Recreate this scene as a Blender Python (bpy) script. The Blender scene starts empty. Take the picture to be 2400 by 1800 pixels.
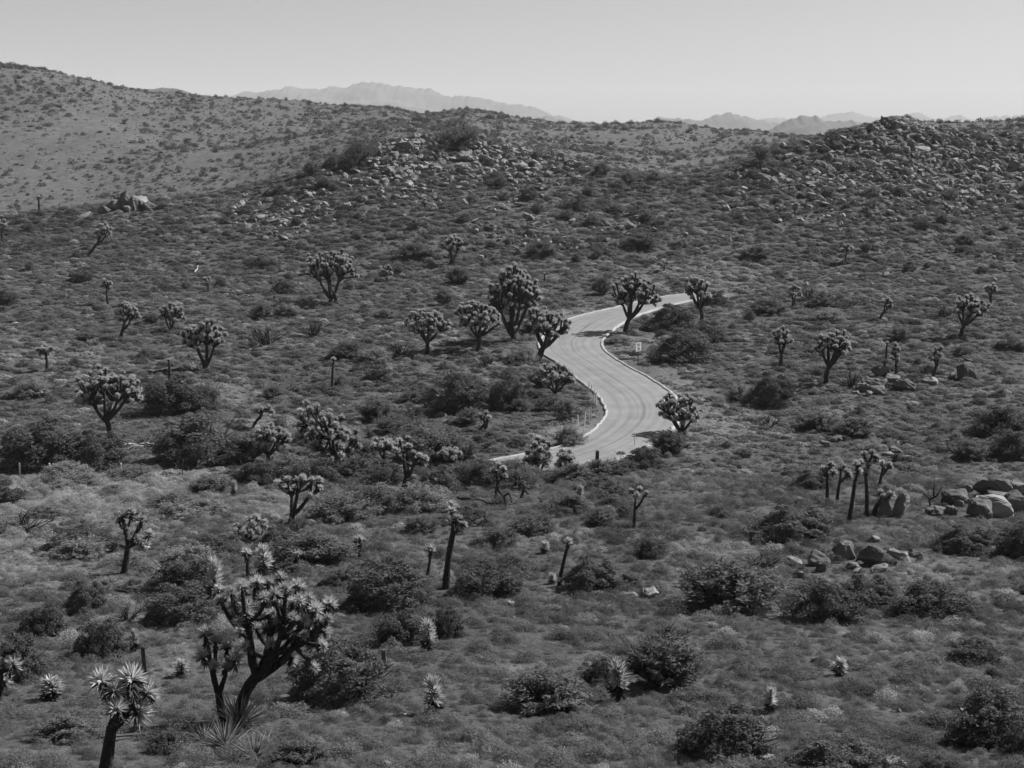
import bpy, bmesh, math, random
import numpy as np
from mathutils import Vector, Matrix, Quaternion

# ------------------------------------------------------------------ camera, sky, sun, exposure
scene = bpy.context.scene
COL = scene.collection
F = 3333.0                       # focal length in pixels of a 2400 px wide frame
P = math.atan(600.0 / F)         # camera pitch (down)
CZ = 24.0                        # eye height above the valley road datum
cam_d = bpy.data.cameras.new("camera")
cam_d.sensor_width = 36.0
cam_d.lens = 36.0 * F / 2400.0
cam_d.clip_start = 0.5
cam_d.clip_end = 60000.0
cam = bpy.data.objects.new("camera", cam_d)
cam.location = (0, 0, CZ)
cam.rotation_euler = (math.pi / 2 - P, 0, 0)
COL.objects.link(cam)
scene.camera = cam

SUN_AZ = math.radians(62.0)      # clockwise from the view direction (+Y)
SUN_EL = math.radians(45.0)
world = bpy.data.worlds.new("World")
scene.world = world
world.use_nodes = True
wn = world.node_tree.nodes
wl = world.node_tree.links
wn.clear()
sky = wn.new("ShaderNodeTexSky")
sky.sky_type = 'NISHITA'
sky.sun_disc = False
sky.sun_elevation = SUN_EL
sky.sun_rotation = SUN_AZ
sky.altitude = 1200.0
sky.air_density = 1.0
sky.dust_density = 2.0
sky.ozone_density = 1.0
bw = wn.new("ShaderNodeRGBToBW")
bg = wn.new("ShaderNodeBackground")
bg.inputs[1].default_value = 0.0525
wo = wn.new("ShaderNodeOutputWorld")
wl.new(sky.outputs[0], bw.inputs[0])
wl.new(bw.outputs[0], bg.inputs[0])
wl.new(bg.outputs[0], wo.inputs[0])

sun_d = bpy.data.lights.new("sun", 'SUN')
sun_d.energy = 5.0
sun_d.angle = math.radians(0.55)
sun_d.color = (1.0, 1.0, 1.0)
sun = bpy.data.objects.new("sun", sun_d)
S = Vector((math.sin(SUN_AZ) * math.cos(SUN_EL), math.cos(SUN_AZ) * math.cos(SUN_EL), math.sin(SUN_EL)))
sun.rotation_euler = S.to_track_quat('Z', 'Y').to_euler()
sun.location = (120, 40, 160)
COL.objects.link(sun)

scene.view_settings.view_transform = 'Standard'
scene.view_settings.look = 'None'
scene.view_settings.exposure = 0.76
scene.view_settings.gamma = 1.0
scene.view_settings.use_curve_mapping = False
scene.render.engine = 'CYCLES'
scene.cycles.max_bounces = 5
scene.cycles.diffuse_bounces = 2
scene.cycles.glossy_bounces = 2
scene.cycles.volume_bounces = 0
scene.cycles.transparent_max_bounces = 4
scene.cycles.use_denoising = True
scene.cycles.use_adaptive_sampling = True
scene.cycles.adaptive_threshold = 0.015

random.seed(7)
rng = np.random.default_rng(7)

# ------------------------------------------------------------------ helpers
_T = np.random.default_rng(11).random((256, 256))


def vnoise(x, y):
    x = np.asarray(x, float); y = np.asarray(y, float)
    xi = np.floor(x).astype(np.int64); yi = np.floor(y).astype(np.int64)
    fx = x - xi; fy = y - yi
    fx = fx * fx * (3 - 2 * fx); fy = fy * fy * (3 - 2 * fy)
    a = _T[xi & 255, yi & 255]; b = _T[(xi + 1) & 255, yi & 255]
    c = _T[xi & 255, (yi + 1) & 255]; d = _T[(xi + 1) & 255, (yi + 1) & 255]
    return (a * (1 - fx) + b * fx) * (1 - fy) + (c * (1 - fx) + d * fx) * fy


def fbm(x, y, octv=4):
    t = 0.0; amp = 0.5
    for k in range(octv):
        t = t + amp * (vnoise(x * 2 ** k + 17.3 * k, y * 2 ** k + 5.1 * k) - 0.5)
        amp *= 0.5
    return t


def pchip(xk, yk, x):
    xk = np.asarray(xk, float); yk = np.asarray(yk, float)
    h = np.diff(xk); d = np.diff(yk) / h
    m = np.zeros_like(yk)
    m[0] = d[0]; m[-1] = d[-1]
    for i in range(1, len(xk) - 1):
        if d[i - 1] * d[i] > 0:
            w1 = 2 * h[i] + h[i - 1]; w2 = h[i] + 2 * h[i - 1]
            m[i] = (w1 + w2) / (w1 / d[i - 1] + w2 / d[i])
    x = np.clip(x, xk[0], xk[-1])
    i = np.clip(np.searchsorted(xk, x) - 1, 0, len(xk) - 2)
    t = (x - xk[i]) / h[i]
    return ((1 + 2 * t) * (1 - t) ** 2 * yk[i] + t * (1 - t) ** 2 * h[i] * m[i]
            + t * t * (3 - 2 * t) * yk[i + 1] + t * t * (t - 1) * h[i] * m[i + 1])


def s_of_v(v):                    # drop per metre of forward distance for an image row
    return np.tan(P - np.arctan((900.0 - np.asarray(v, float)) / F))


def project(x, y, z):             # z relative to the camera
    zc = y * math.cos(P) - z * math.sin(P)
    yc = y * math.sin(P) + z * math.cos(P)
    zc = np.maximum(zc, 0.01)
    return 1200 + F * x / zc, 900 - F * yc / zc, zc


ONES = "zeroth first second third fourth fifth sixth seventh eighth ninth tenth eleventh twelfth thirteenth fourteenth fifteenth sixteenth seventeenth eighteenth nineteenth".split()
TENS = "x x twenty thirty forty fifty sixty seventy eighty ninety".split()
TENTH = "x x twentieth thirtieth fortieth fiftieth sixtieth seventieth eightieth ninetieth".split()


def ordinal(n):
    if n < 20: return ONES[n]
    if n % 10 == 0: return TENTH[n // 10]
    return TENS[n // 10] + "-" + ONES[n % 10]


def count_labels(items, place):
    """items: (object, u, v, word); labels count each word from the left in the upper and lower half of a place"""
    vm = float(np.median([i[2] for i in items]))
    for half in ("upper", "lower"):
        for w in sorted(set(i[3] for i in items)):
            sel = sorted([i for i in items if i[3] == w and (i[2] < vm) == (half == "upper")], key=lambda i: i[1])
            for k, i in enumerate(sel):
                i[0]["label"] = "%s %s from left, %s half of %s" % (ordinal(k + 1), w, half, place)


# ------------------------------------------------------------------ terrain height
NEAR = [(2400, 12), (2050, 19), (1800, 28), (1680, 34), (1400, 53), (1200, 73), (1075, 97), (1000, 108.5), (854, 136), (780, 157),
        (700, 184), (640, 205)]
RIDGE = [(-1500, 520, 258), (-700, 505, 260), (0, 500, 262), (200, 488, 262), (350, 470, 264), (520, 452, 266), (700, 405, 270), (850, 352, 280),
         (960, 322, 286), (1050, 312, 290), (1150, 328, 288), (1250, 350, 285), (1450, 400, 272), (1600, 418, 270), (1700, 392, 275), (1850, 338, 284),
         (1950, 314, 290), (2040, 293, 293), (2095, 275, 296), (2150, 288, 298), (2210, 303, 299), (2300, 314, 302), (2400, 316, 305), (3200, 340, 310), (4200, 360, 310)]
SKYL = [(-1500, 60), (-700, 80), (0, 140), (90, 155), (180, 177), (320, 210), (400, 224), (500, 228), (600, 236), (700, 247), (800, 256), (860, 255), (920, 250),
        (960, 262), (1000, 271), (1060, 264), (1100, 262), (1180, 276), (1250, 287), (1350, 293), (1450, 291), (1550, 285), (1650, 297), (1750, 307),
        (1850, 321), (1950, 322), (2100, 312), (2200, 304), (2300, 292), (2400, 284), (3200, 260), (4200, 250)]
UF = np.linspace(-1500, 4200, 571)
rid_v = pchip([a[0] for a in RIDGE], [a[1] for a in RIDGE], UF)
rid_y = pchip([a[0] for a in RIDGE], [a[2] for a in RIDGE], UF)
sky_v = pchip([a[0] for a in SKYL], [a[1] for a in SKYL], UF)
LY = np.linspace(math.log(0.5), math.log(13500.0), 900)
TAB = np.zeros((len(UF), len(LY)))
for j in range(len(UF)):
    ys = [0.5, 4.0]; zs = [-1.75, -3.6]
    for (v, Y) in NEAR:
        ys.append(Y); zs.append(-s_of_v(v) * Y)
    vr, yr = rid_v[j], rid_y[j]
    for f in (0.3, 0.55, 0.78, 1.0):
        v = 640 + (vr - 640) * f
        Y = 205 + (yr - 205) * (f ** 1.05)
        ys.append(Y); zs.append(-s_of_v(v) * Y)
    zr = zs[-1]; sr = -zr / yr
    ssk = float(s_of_v(sky_v[j]))
    ys.append(yr + 22); zs.append(zr - 2.2)
    ys.append(yr + 75); zs.append(min(zr - 7.0, -sr * (yr + 75) - 3.0))
    ys.append(450.0); zs.append(-sr * 450 - 2.5)
    ys.append(680.0); zs.append(-(0.45 * sr + 0.55 * ssk) * 680)
    ys.append(900.0); zs.append(-ssk * 900)
    ys.append(990.0); zs.append(-ssk * 900 - 3)
    ys.append(1350.0); zs.append(-ssk * 900 - 28)
    ys.append(2600.0); zs.append(-62.0)
    ys.append(13500.0); zs.append(-70.0)
    TAB[j] = pchip(np.log(ys), zs, LY)
# smooth across the columns
ker = np.exp(-0.5 * (np.arange(-4, 5) / 2.0) ** 2); ker /= ker.sum()
pad = np.pad(TAB, ((4, 4), (0, 0)), mode='edge')
TAB = sum(ker[k] * pad[k:k + len(UF)] for k in range(9))

ROAD_C = None                    # filled below: centreline (n,3) and half width


def H0(x, y):
    """smooth terrain, relative to the camera"""
    x = np.asarray(x, float); y = np.asarray(y, float)
    r = np.hypot(x, y)
    az = np.arctan2(x, y)
    azc = np.clip(az, -0.70, 0.70)
    yy = np.clip(r * np.cos(azc), 0.5, 13499.0)
    u = 1200 + F * np.tan(azc)
    fi = np.clip((u - UF[0]) / (UF[1] - UF[0]), 0, len(UF) - 1.001)
    fj = np.clip((np.log(yy) - LY[0]) / (LY[1] - LY[0]), 0, len(LY) - 1.001)
    i = fi.astype(int); j = fj.astype(int); a = fi - i; b = fj - j
    z = (TAB[i, j] * (1 - a) + TAB[i + 1, j] * a) * (1 - b) + (TAB[i, j + 1] * (1 - a) + TAB[i + 1, j + 1] * a) * b
    # behind the camera both edges blend to one value
    w = np.clip((np.abs(az) - 2.2) / 0.94, 0, 1)
    zm = 0.5 * (TAB[0, j] + TAB[-1, j])
    return z * (1 - w) + zm * w


def bumps(x, y):
    r = np.hypot(x, y)
    n = 0.55 * fbm(x / 9.0, y / 9.0, 4) * np.clip(r / 40.0, 0.3, 1)
    n = n + np.clip((r - 195) / 60.0, 0, 1) * 2.4 * fbm(x / 26.0 + 9, y / 26.0, 4)
    n = n + np.clip((r - 420) / 250.0, 0, 1) * 13.0 * fbm(x / 110.0 + 3, y / 150.0, 6)
    return n


def road_blend(x, y):
    if ROAD_C is None:
        return None
    x = np.asarray(x, float); y = np.asarray(y, float)
    sh = x.shape
    xf = x.ravel(); yf = y.ravel()
    w = np.zeros(len(xf)); zt = np.zeros(len(xf))
    m = np.where((xf > -50) & (xf < 60) & (yf > 75) & (yf < 250))[0]
    for c in range(0, len(m), 20000):
        k = m[c:c + 20000]
        d2 = (xf[k, None] - ROAD_C[None, :, 0]) ** 2 + (yf[k, None] - ROAD_C[None, :, 1]) ** 2
        q = d2.argmin(1)
        d = np.sqrt(d2[np.arange(len(k)), q]) - ROAD_C[q, 3]
        t = np.clip(1 - (d - 0.9) / 5.0, 0, 1)
        w[k] = t * t * (3 - 2 * t)
        zt[k] = ROAD_C[q, 2] - 0.07
    return w.reshape(sh), zt.reshape(sh)


def H(x, y):
    z = H0(x, y) + bumps(x, y)
    rb = road_blend(x, y)
    if rb is not None:
        z = z * (1 - rb[0]) + rb[1] * rb[0]
    return z


MARCH = np.exp(np.linspace(math.log(9.0), math.log(1250.0), 1500))


def hits(us, vs, hf=None):
    """image points -> points on the terrain (absolute z)"""
    hf = hf or H
    us = np.atleast_1d(np.asarray(us, float)); vs = np.atleast_1d(np.asarray(vs, float))
    out = np.zeros((len(us), 3))
    for c in range(0, len(us), 400):
        uu = us[c:c + 400, None]; vv = vs[c:c + 400, None]
        dx = (uu - 1200) / F; yc = (900 - vv) / F
        dy = math.cos(P) + yc * math.sin(P); dz = -math.sin(P) + yc * math.cos(P)
        Y = MARCH[None, :]
        X = dx / dy * Y; Z = dz / dy * Y
        g = Z - hf(X, np.broadcast_to(Y, X.shape))
        below = g < 0
        k = below.argmax(1)
        k = np.where(below.any(1), k, len(MARCH) - 1)
        k = np.maximum(k, 1)
        ar = np.arange(len(k))
        g0 = g[ar, k - 1]; g1 = g[ar, k]
        t = np.clip(g0 / np.where(np.abs(g0 - g1) < 1e-9, 1, g0 - g1), 0, 1)
        Yh = MARCH[k - 1] + t * (MARCH[k] - MARCH[k - 1])
        Xh = (dx / dy)[:, 0] * Yh
        out[c:c + 400, 0] = Xh; out[c:c + 400, 1] = Yh
        out[c:c + 400, 2] = hf(Xh, Yh) + CZ
    return out


def hit(u, v):
    return Vector(hits([u], [v])[0])


def mpp(p):                      # metres per photo pixel at a point
    return (p.y * math.cos(P) - (p.z - CZ) * math.sin(P)) / F


# ------------------------------------------------------------------ object helpers
def tag(o, label=None, cat=None, group=None, kind=None):
    if label: o["label"] = label
    if cat: o["category"] = cat
    if group: o["group"] = group
    if kind: o["kind"] = kind
    return o


def mesh_np(name, V, faces, mats=(), midx=None, smooth=False):
    """faces: list of (n,k) int arrays"""
    me = bpy.data.meshes.new(name)
    V = np.asarray(V, np.float32)
    me.vertices.add(len(V)); me.vertices.foreach_set("co", V.ravel())
    loops = np.concatenate([f.ravel() for f in faces]).astype(np.int32)
    tot = np.concatenate([np.full(len(f), f.shape[1], np.int32) for f in faces])
    st = np.concatenate([[0], np.cumsum(tot)[:-1]]).astype(np.int32)
    me.loops.add(len(loops)); me.loops.foreach_set("vertex_index", loops)
    me.polygons.add(len(tot)); me.polygons.foreach_set("loop_start", st)
    for m in mats: me.materials.append(m)
    if midx is not None:
        me.polygons.foreach_set("material_index", np.asarray(midx, np.int32))
    me.polygons.foreach_set("use_smooth", np.full(len(tot), bool(smooth)))
    me.update(calc_edges=True)
    return me


def obj(name, me, parent=None, loc=None):
    o = bpy.data.objects.new(name, me)
    COL.objects.link(o)
    if parent is not None: o.parent = parent
    if loc is not None: o.location = loc
    return o


def empty(name, loc, label=None, cat=None, group=None):
    o = bpy.data.objects.new(name, None)
    o.empty_display_size = 0.2
    o.location = loc
    COL.objects.link(o)
    return tag(o, label, cat, group)


class Tubes:
    def __init__(self): self.V = []; self.Fq = []; self.Ft = []; self.n = 0

    def add(self, pts, rad, seg=7, jit=0.0, cap=True):
        pts = np.asarray(pts, float); m = len(pts)
        rad = np.broadcast_to(np.asarray(rad, float), (m,))
        tan = np.gradient(pts, axis=0)
        tan /= np.linalg.norm(tan, axis=1)[:, None] + 1e-9
        ref = np.array([0.3, 0.9, 0.2]); 
        a = np.cross(tan, ref); a /= np.linalg.norm(a, axis=1)[:, None] + 1e-9
        b = np.cross(tan, a)
        th = np.linspace(0, 2 * math.pi, seg, endpoint=False)
        R = rad[:, None] * (1 + jit * (rng.random((m, seg)) - 0.5) * 2)
        ring = pts[:, None, :] + R[:, :, None] * (np.cos(th)[None, :, None] * a[:, None, :] + np.sin(th)[None, :, None] * b[:, None, :])
        self.V.append(ring.reshape(-1, 3))
        i = np.arange(m - 1)[:, None] * seg; k = np.arange(seg)[None, :]; k2 = (k + 1) % seg
        q = np.stack([i + k, i + k2, i + seg + k2, i + seg + k], -1).reshape(-1, 4) + self.n
        self.Fq.append(q)
        self.n += m * seg
        if cap:
            self.V.append(pts[[-1]] + tan[[-1]] * rad[-1] * 0.5)
            e = (m - 1) * seg
            kk = np.arange(seg)
            t = np.stack([e + kk, e + (kk + 1) % seg, np.full(seg, m * seg)], -1) + self.n - m * seg
            self.Ft.append(t); self.n += 1

    def mesh(self, name, mats, smooth=True):
        fs = [np.concatenate(self.Fq)]
        if self.Ft: fs.append(np.concatenate(self.Ft))
        return mesh_np(name, np.concatenate(self.V), fs, mats, smooth=smooth)


def rand_unit(n, r=rng):
    d = r.normal(size=(n, 3))
    return d / (np.linalg.norm(d, axis=1)[:, None] + 1e-9)


def blades(base, direc, length, width, droop=0.0, fold=0.25, r=rng):
    """folded tapering leaves: returns verts, tris"""
    n = len(base)
    side = np.cross(direc, rand_unit(n, r)); side /= np.linalg.norm(side, axis=1)[:, None] + 1e-9
    up = np.cross(side, direc)
    L = np.broadcast_to(length, (n,))[:, None]; W = np.broadcast_to(width, (n,))[:, None]
    mid = base + direc * L * 0.35 + np.array([0, 0, -1]) * L * droop * 0.15
    v0 = base - side * W * 0.35
    v1 = base + side * W * 0.35
    v2 = mid - side * W * 0.5 + up * W * fold
    v3 = mid + side * W * 0.5 + up * W * fold
    vm = mid - up * W * fold * 0.6
    tip = base + direc * L + np.array([0, 0, -1]) * L * droop
    V = np.stack([v0, v1, v2, v3, vm, tip], 1).reshape(-1, 3)
    o = np.arange(n)[:, None] * 6
    T = np.concatenate([o + np.array([[0, 4, 2]]), o + np.array([[0, 1, 4]]), o + np.array([[1, 3, 4]]),
                        o + np.array([[2, 4, 5]]), o + np.array([[4, 3, 5]])])
    return V, T


def leaves(p, d, size, aspect=0.5, r=rng, face=None, mess=0.55):
    """single leaf triangles along d; face: direction the leaf surface turns to"""
    n = len(p)
    if face is not None:
        f = face + rand_unit(n, r) * mess
        f /= np.linalg.norm(f, axis=1)[:, None] + 1e-9
        d = d - f * (d * f).sum(1)[:, None] * 0.85
        d = d / (np.linalg.norm(d, axis=1)[:, None] + 1e-9)
        side = np.cross(f, d)
    else:
        side = np.cross(d, rand_unit(n, r))
    side /= np.linalg.norm(side, axis=1)[:, None] + 1e-9
    s = np.broadcast_to(size, (n,))[:, None]
    V = np.stack([p - side * s * aspect * 0.5, p + side * s * aspect * 0.5, p + d * s], 1).reshape(-1, 3)
    T = np.arange(3 * n).reshape(-1, 3)
    return V, T


# ------------------------------------------------------------------ materials
def mat(name, lo, hi, scale=6.0, rough=0.85, rnd=0.0, bump=0.0, bscale=20.0, spec=0.3, detail=4.0, coords='Object', stretch=None, trans=0.0):
    m = bpy.data.materials.new(name)
    m.use_nodes = True
    nt = m.node_tree; N = nt.nodes; L = nt.links
    b = N["Principled BSDF"]
    tc = N.new("ShaderNodeTexCoord")
    src = tc.outputs[coords] if coords != 'World' else N.new("ShaderNodeNewGeometry").outputs["Position"]
    if stretch:
        mp = N.new("ShaderNodeMapping"); mp.inputs["Scale"].default_value = stretch
        L.new(src, mp.inputs[0]); src = mp.outputs[0]
    nz = N.new("ShaderNodeTexNoise"); nz.inputs["Scale"].default_value = scale; nz.inputs["Detail"].default_value = detail
    L.new(src, nz.inputs["Vector"])
    mr = N.new("ShaderNodeMapRange")
    mr.inputs[1].default_value = 0.3; mr.inputs[2].default_value = 0.7
    mr.inputs[3].default_value = lo; mr.inputs[4].default_value = hi
    L.new(nz.outputs[0], mr.inputs[0])
    out = mr.outputs[0]
    if rnd:
        oi = N.new("ShaderNodeObjectInfo")
        m2 = N.new("ShaderNodeMapRange"); m2.inputs[3].default_value = 1 - rnd; m2.inputs[4].default_value = 1 + rnd
        L.new(oi.outputs["Random"], m2.inputs[0])
        mu = N.new("ShaderNodeMath"); mu.operation = 'MULTIPLY'
        L.new(out, mu.inputs[0]); L.new(m2.outputs[0], mu.inputs[1]); out = mu.outputs[0]
    L.new(out, b.inputs["Base Color"])
    b.inputs["Roughness"].default_value = rough
    b.inputs["Specular IOR Level"].default_value = spec
    if trans:
        tr = N.new("ShaderNodeBsdfTranslucent"); L.new(out, tr.inputs[0])
        ms = N.new("ShaderNodeMixShader"); ms.inputs[0].default_value = trans
        L.new(b.outputs[0], ms.inputs[1]); L.new(tr.outputs[0], ms.inputs[2])
        L.new(ms.outputs[0], N["Material Output"].inputs["Surface"])
    if bump:
        n2 = N.new("ShaderNodeTexNoise"); n2.inputs["Scale"].default_value = bscale; n2.inputs["Detail"].default_value = 6.0
        L.new(src, n2.inputs["Vector"])
        bp = N.new("ShaderNodeBump"); bp.inputs["Strength"].default_value = bump; bp.inputs["Distance"].default_value = 0.1
        L.new(n2.outputs[0], bp.inputs["Height"]); L.new(bp.outputs[0], b.inputs["Normal"])
    return m


M_bark = mat("bark", 0.022, 0.06, 14, 0.95, 0.1, 0.9, 24, 0.1, stretch=(1, 1, 0.5))
M_leaf = mat("yucca_leaf", 0.36, 0.58, 5, 0.42, 0.18, spec=0.5, trans=0.35)
M_yuc = mat("long_yucca_leaf", 0.13, 0.26, 5, 0.5, 0.15, spec=0.4, trans=0.35)
M_thatch_shade = mat("dead_leaf_and_shade", 0.035, 0.075, 6, 0.9, 0.1, spec=0.15)
M_bunch = mat("juniper_foliage", 0.08, 0.14, 3, 0.8, 0.15, spec=0.2, trans=0.38)
M_brush = mat("brush_foliage", 0.095, 0.16, 3, 0.85, 0.18, spec=0.2, trans=0.38)
M_pale = mat("pale_foliage", 0.16, 0.26, 3, 0.85, 0.15, spec=0.2, trans=0.38)
M_scrub = mat("low_scrub", 0.115, 0.175, 3, 0.9, 0.25, spec=0.15, trans=0.38)
M_scrubD = mat("dark_scrub", 0.065, 0.105, 3, 0.9, 0.25, spec=0.15, trans=0.38)
M_hillb = mat("hill_brush", 0.04, 0.068, 3, 0.9, 0.25, spec=0.15)
M_straw = mat("straw", 0.22, 0.37, 3, 0.9, 0.2, spec=0.15, trans=0.38)
M_twig = mat("twig", 0.03, 0.06, 12, 0.95, 0.1, spec=0.1)
M_deadw = mat("bleached_wood", 0.2, 0.4, 9, 0.9, 0.1, 0.4, 30, 0.2, stretch=(1, 1, 0.2))
M_greyw = mat("grey_deadwood", 0.07, 0.14, 9, 0.9, 0.1, 0.4, 30, 0.2)
M_rock = mat("granite", 0.06, 0.14, 1.6, 0.92, 0.2, 0.7, 6.0, 0.2, detail=8.0)
M_rockf = mat("granite_pale", 0.13, 0.25, 1.6, 0.92, 0.22, 0.5, 6.0, 0.2, detail=8.0)
M_white = mat("white_paint", 0.55, 0.75, 8, 0.6, 0.05)
M_dark = mat("dark_metal", 0.03, 0.05, 8, 0.6, 0.0)
M_black = mat("black_lettering", 0.012, 0.016, 8, 0.6, 0.0)
M_signw = mat("sign_face", 0.86, 0.90, 8, 0.45, 0.0)
M_wood = mat("weathered_post", 0.04, 0.08, 12, 0.9, 0.0, 0.5, 30)
M_kerb = mat("kerb_asphalt", 0.24, 0.34, 2.2, 0.9, 0.0, 0.5, 14, coords='World')
M_mtn = mat("mountain_rock", 0.05, 0.11, 0.004, 0.95, 0.0, coords='World', detail=8.0)


def ground_material():
    m = bpy.data.materials.new("desert_soil"); m.use_nodes = True
    nt = m.node_tree; N = nt.nodes; L = nt.links
    b = N["Principled BSDF"]; b.inputs["Roughness"].default_value = 0.95; b.inputs["Specular IOR Level"].default_value = 0.15
    pos = N.new("ShaderNodeNewGeometry").outputs["Position"]
    at = N.new("ShaderNodeAttribute"); at.attribute_name = "tone"

    def noise(scale, lo, hi, det=5.0):
        n = N.new("ShaderNodeTexNoise"); n.inputs["Scale"].default_value = scale; n.inputs["Detail"].default_value = det
        n.inputs["Roughness"].default_value = 0.65
        L.new(pos, n.inputs["Vector"])
        r = N.new("ShaderNodeMapRange"); r.inputs[1].default_value = 0.3; r.inputs[2].default_value = 0.7
        r.inputs[3].default_value = lo; r.inputs[4].default_value = hi
        L.new(n.outputs[0], r.inputs[0]); return r.outputs[0]

    def mul(a, c):
        k = N.new("ShaderNodeMath"); k.operation = 'MULTIPLY'; L.new(a, k.inputs[0]); L.new(c, k.inputs[1]); return k.outputs[0]
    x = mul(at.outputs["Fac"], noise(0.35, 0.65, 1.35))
    x = mul(x, noise(0.06, 0.85, 1.15))
    x = mul(x, noise(2.2, 0.72, 1.28))
    x = mul(x, noise(9.0, 0.75, 1.25))
    L.new(x, b.inputs["Base Color"])
    n2 = N.new("ShaderNodeTexNoise"); n2.inputs["Scale"].default_value = 3.5; n2.inputs["Detail"].default_value = 9.0
    L.new(pos, n2.inputs["Vector"])
    bp = N.new("ShaderNodeBump"); bp.inputs["Strength"].default_value = 0.8; bp.inputs["Distance"].default_value = 0.25
    L.new(n2.outputs[0], bp.inputs["Height"]); L.new(bp.outputs[0], b.inputs["Normal"])
    return m


# ------------------------------------------------------------------ road lines from the two edges
EDGE_L = [(1660, 684), (1607, 690), (1549, 696), (1500, 705), (1452, 718), (1386, 733), (1338, 746), (1300, 765), (1274, 788), (1264, 808), (1274, 828), (1311, 852),
          (1341, 875), (1366, 897), (1397, 920), (1416, 944), (1423, 960), (1421, 977), (1405, 997), (1383, 1016), (1355, 1033), (1300, 1052), (1228, 1066), (1170, 1077), (1105, 1087)]
EDGE_R = [(1690, 694), (1621, 704), (1591, 711), (1538, 725), (1480, 744), (1455, 758), (1427, 778), (1411, 796), (1406, 806), (1412, 819), (1430, 834), (1460, 854),
          (1510, 881), (1549, 906), (1575, 926), (1590, 950), (1588, 980), (1560, 1015), (1500, 1052), (1420, 1084), (1330, 1108), (1230, 1128), (1150, 1139), (1075, 1148)]


def road_z(Y):
    return np.interp(Y, [60, 95, 140, 165, 190, 215], [-22.75, -22.75, -22.6, -22.3, -21.5, -20.9])


def edge_world(E):
    E = np.array(E, float)
    t = np.concatenate([[0], np.cumsum(np.hypot(*np.diff(E, axis=0).T))])
    W = []
    for (u, v) in E:
        dx = (u - 1200) / F; yc = (900 - v) / F
        dy = math.cos(P) + yc * math.sin(P); dz = -math.sin(P) + yc * math.cos(P)
        Y = 120.0
        for _ in range(30): Y = float(road_z(Y)) / (dz / dy)
        W.append((dx / dy * Y, Y))
    W = np.array(W)
    d = np.concatenate([[0], np.cumsum(np.hypot(*np.diff(W, axis=0).T))])
    q = np.linspace(0, d[-1], 400)
    X = pchip(d, W[:, 0], q); Y = pchip(d, W[:, 1], q)
    for _ in range(14):
        X[1:-1] = 0.25 * X[:-2] + 0.5 * X[1:-1] + 0.25 * X[2:]
        Y[1:-1] = 0.25 * Y[:-2] + 0.5 * Y[1:-1] + 0.25 * Y[2:]
    return np.stack([X, Y], 1)


EL = edge_world(EDGE_L); ER = edge_world(EDGE_R)
# match the edges: for every left sample the right sample chosen monotonically
cl = 0.5 * (EL + ER)
for _ in range(6):
    tn = np.gradient(cl, axis=0); tn /= np.linalg.norm(tn, axis=1)[:, None]
    nr = np.stack([tn[:, 1], -tn[:, 0]], 1)

    def cross_at(E):
        out = []
        for c, t in zip(cl, tn):
            a = (E - c) @ t
            w = np.abs(a) + 0.02 * np.linalg.norm(E - c, axis=1)
            out.append(E[w.argmin()])
        return np.array(out)
    A = cross_at(EL); B = cross_at(ER)
    cl = 0.5 * (A + B)
    for _k in range(10):
        cl[1:-1] = 0.25 * cl[:-2] + 0.5 * cl[1:-1] + 0.25 * cl[2:]
tn = np.gradient(cl, axis=0); tn /= np.linalg.norm(tn, axis=1)[:, None]
nr = np.stack([tn[:, 1], -tn[:, 0]], 1)
hwL = np.abs(((A - cl) * nr).sum(1)); hwR = np.abs(((B - cl) * nr).sum(1))
hw = np.clip(0.5 * (hwL + hwR), 2.5, 3.9)
for _k in range(40):
    hw[1:-1] = 0.25 * hw[:-2] + 0.5 * hw[1:-1] + 0.25 * hw[2:]
zc_road = road_z(cl[:, 1])
for _k in range(30):
    zc_road[1:-1] = 0.25 * zc_road[:-2] + 0.5 * zc_road[1:-1] + 0.25 * zc_road[2:]
ROAD_C = np.column_stack([cl[:, 0], cl[:, 1], zc_road, hw])

# ------------------------------------------------------------------ tone patches of soil / straw in photo pixels (u, v, ru, rv, strength)
PALE = [(110, 1165, 190, 55, 1.0), (330, 1130, 200, 45, .9), (60, 1300, 130, 60, .8), (260, 1210, 160, 40, .6), (640, 1190, 140, 35, .5), (980, 1135, 120, 30, .5),
        (1340, 1015, 50, 35, .8), (1480, 800, 55, 22, .7), (1330, 733, 60, 9, .8), (1590, 900, 60, 40, .6), (1700, 1005, 130, 45, .5), (1700, 655, 150, 35, .5),
        (1170, 845, 90, 18, .5), (100, 835, 170, 30, .4), (530, 925, 60, 25, .7), (1230, 1265, 130, 22, .5), (1660, 1290, 110, 30, .5), (640, 995, 80, 15, .6),
        (2150, 1330, 80, 20, .3), (1030, 870, 120, 20, .3), (1980, 985, 90, 25, .4), (1330, 1100, 60, 20, .5), (700, 1640, 60, 30, .3), (1220, 1570, 40, 15, .6),
        (420, 1560, 60, 25, .4), (1560, 640, 60, 20, .5), (2330, 1150, 60, 30, .6)]


def pale_mask(u, v):
    m = np.zeros(np.shape(u))
    for (a, b, ru, rv, s) in PALE:
        m = np.maximum(m, s * np.exp(-(((u - a) / ru) ** 2 + ((v - b) / rv) ** 2)))
    return m


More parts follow.
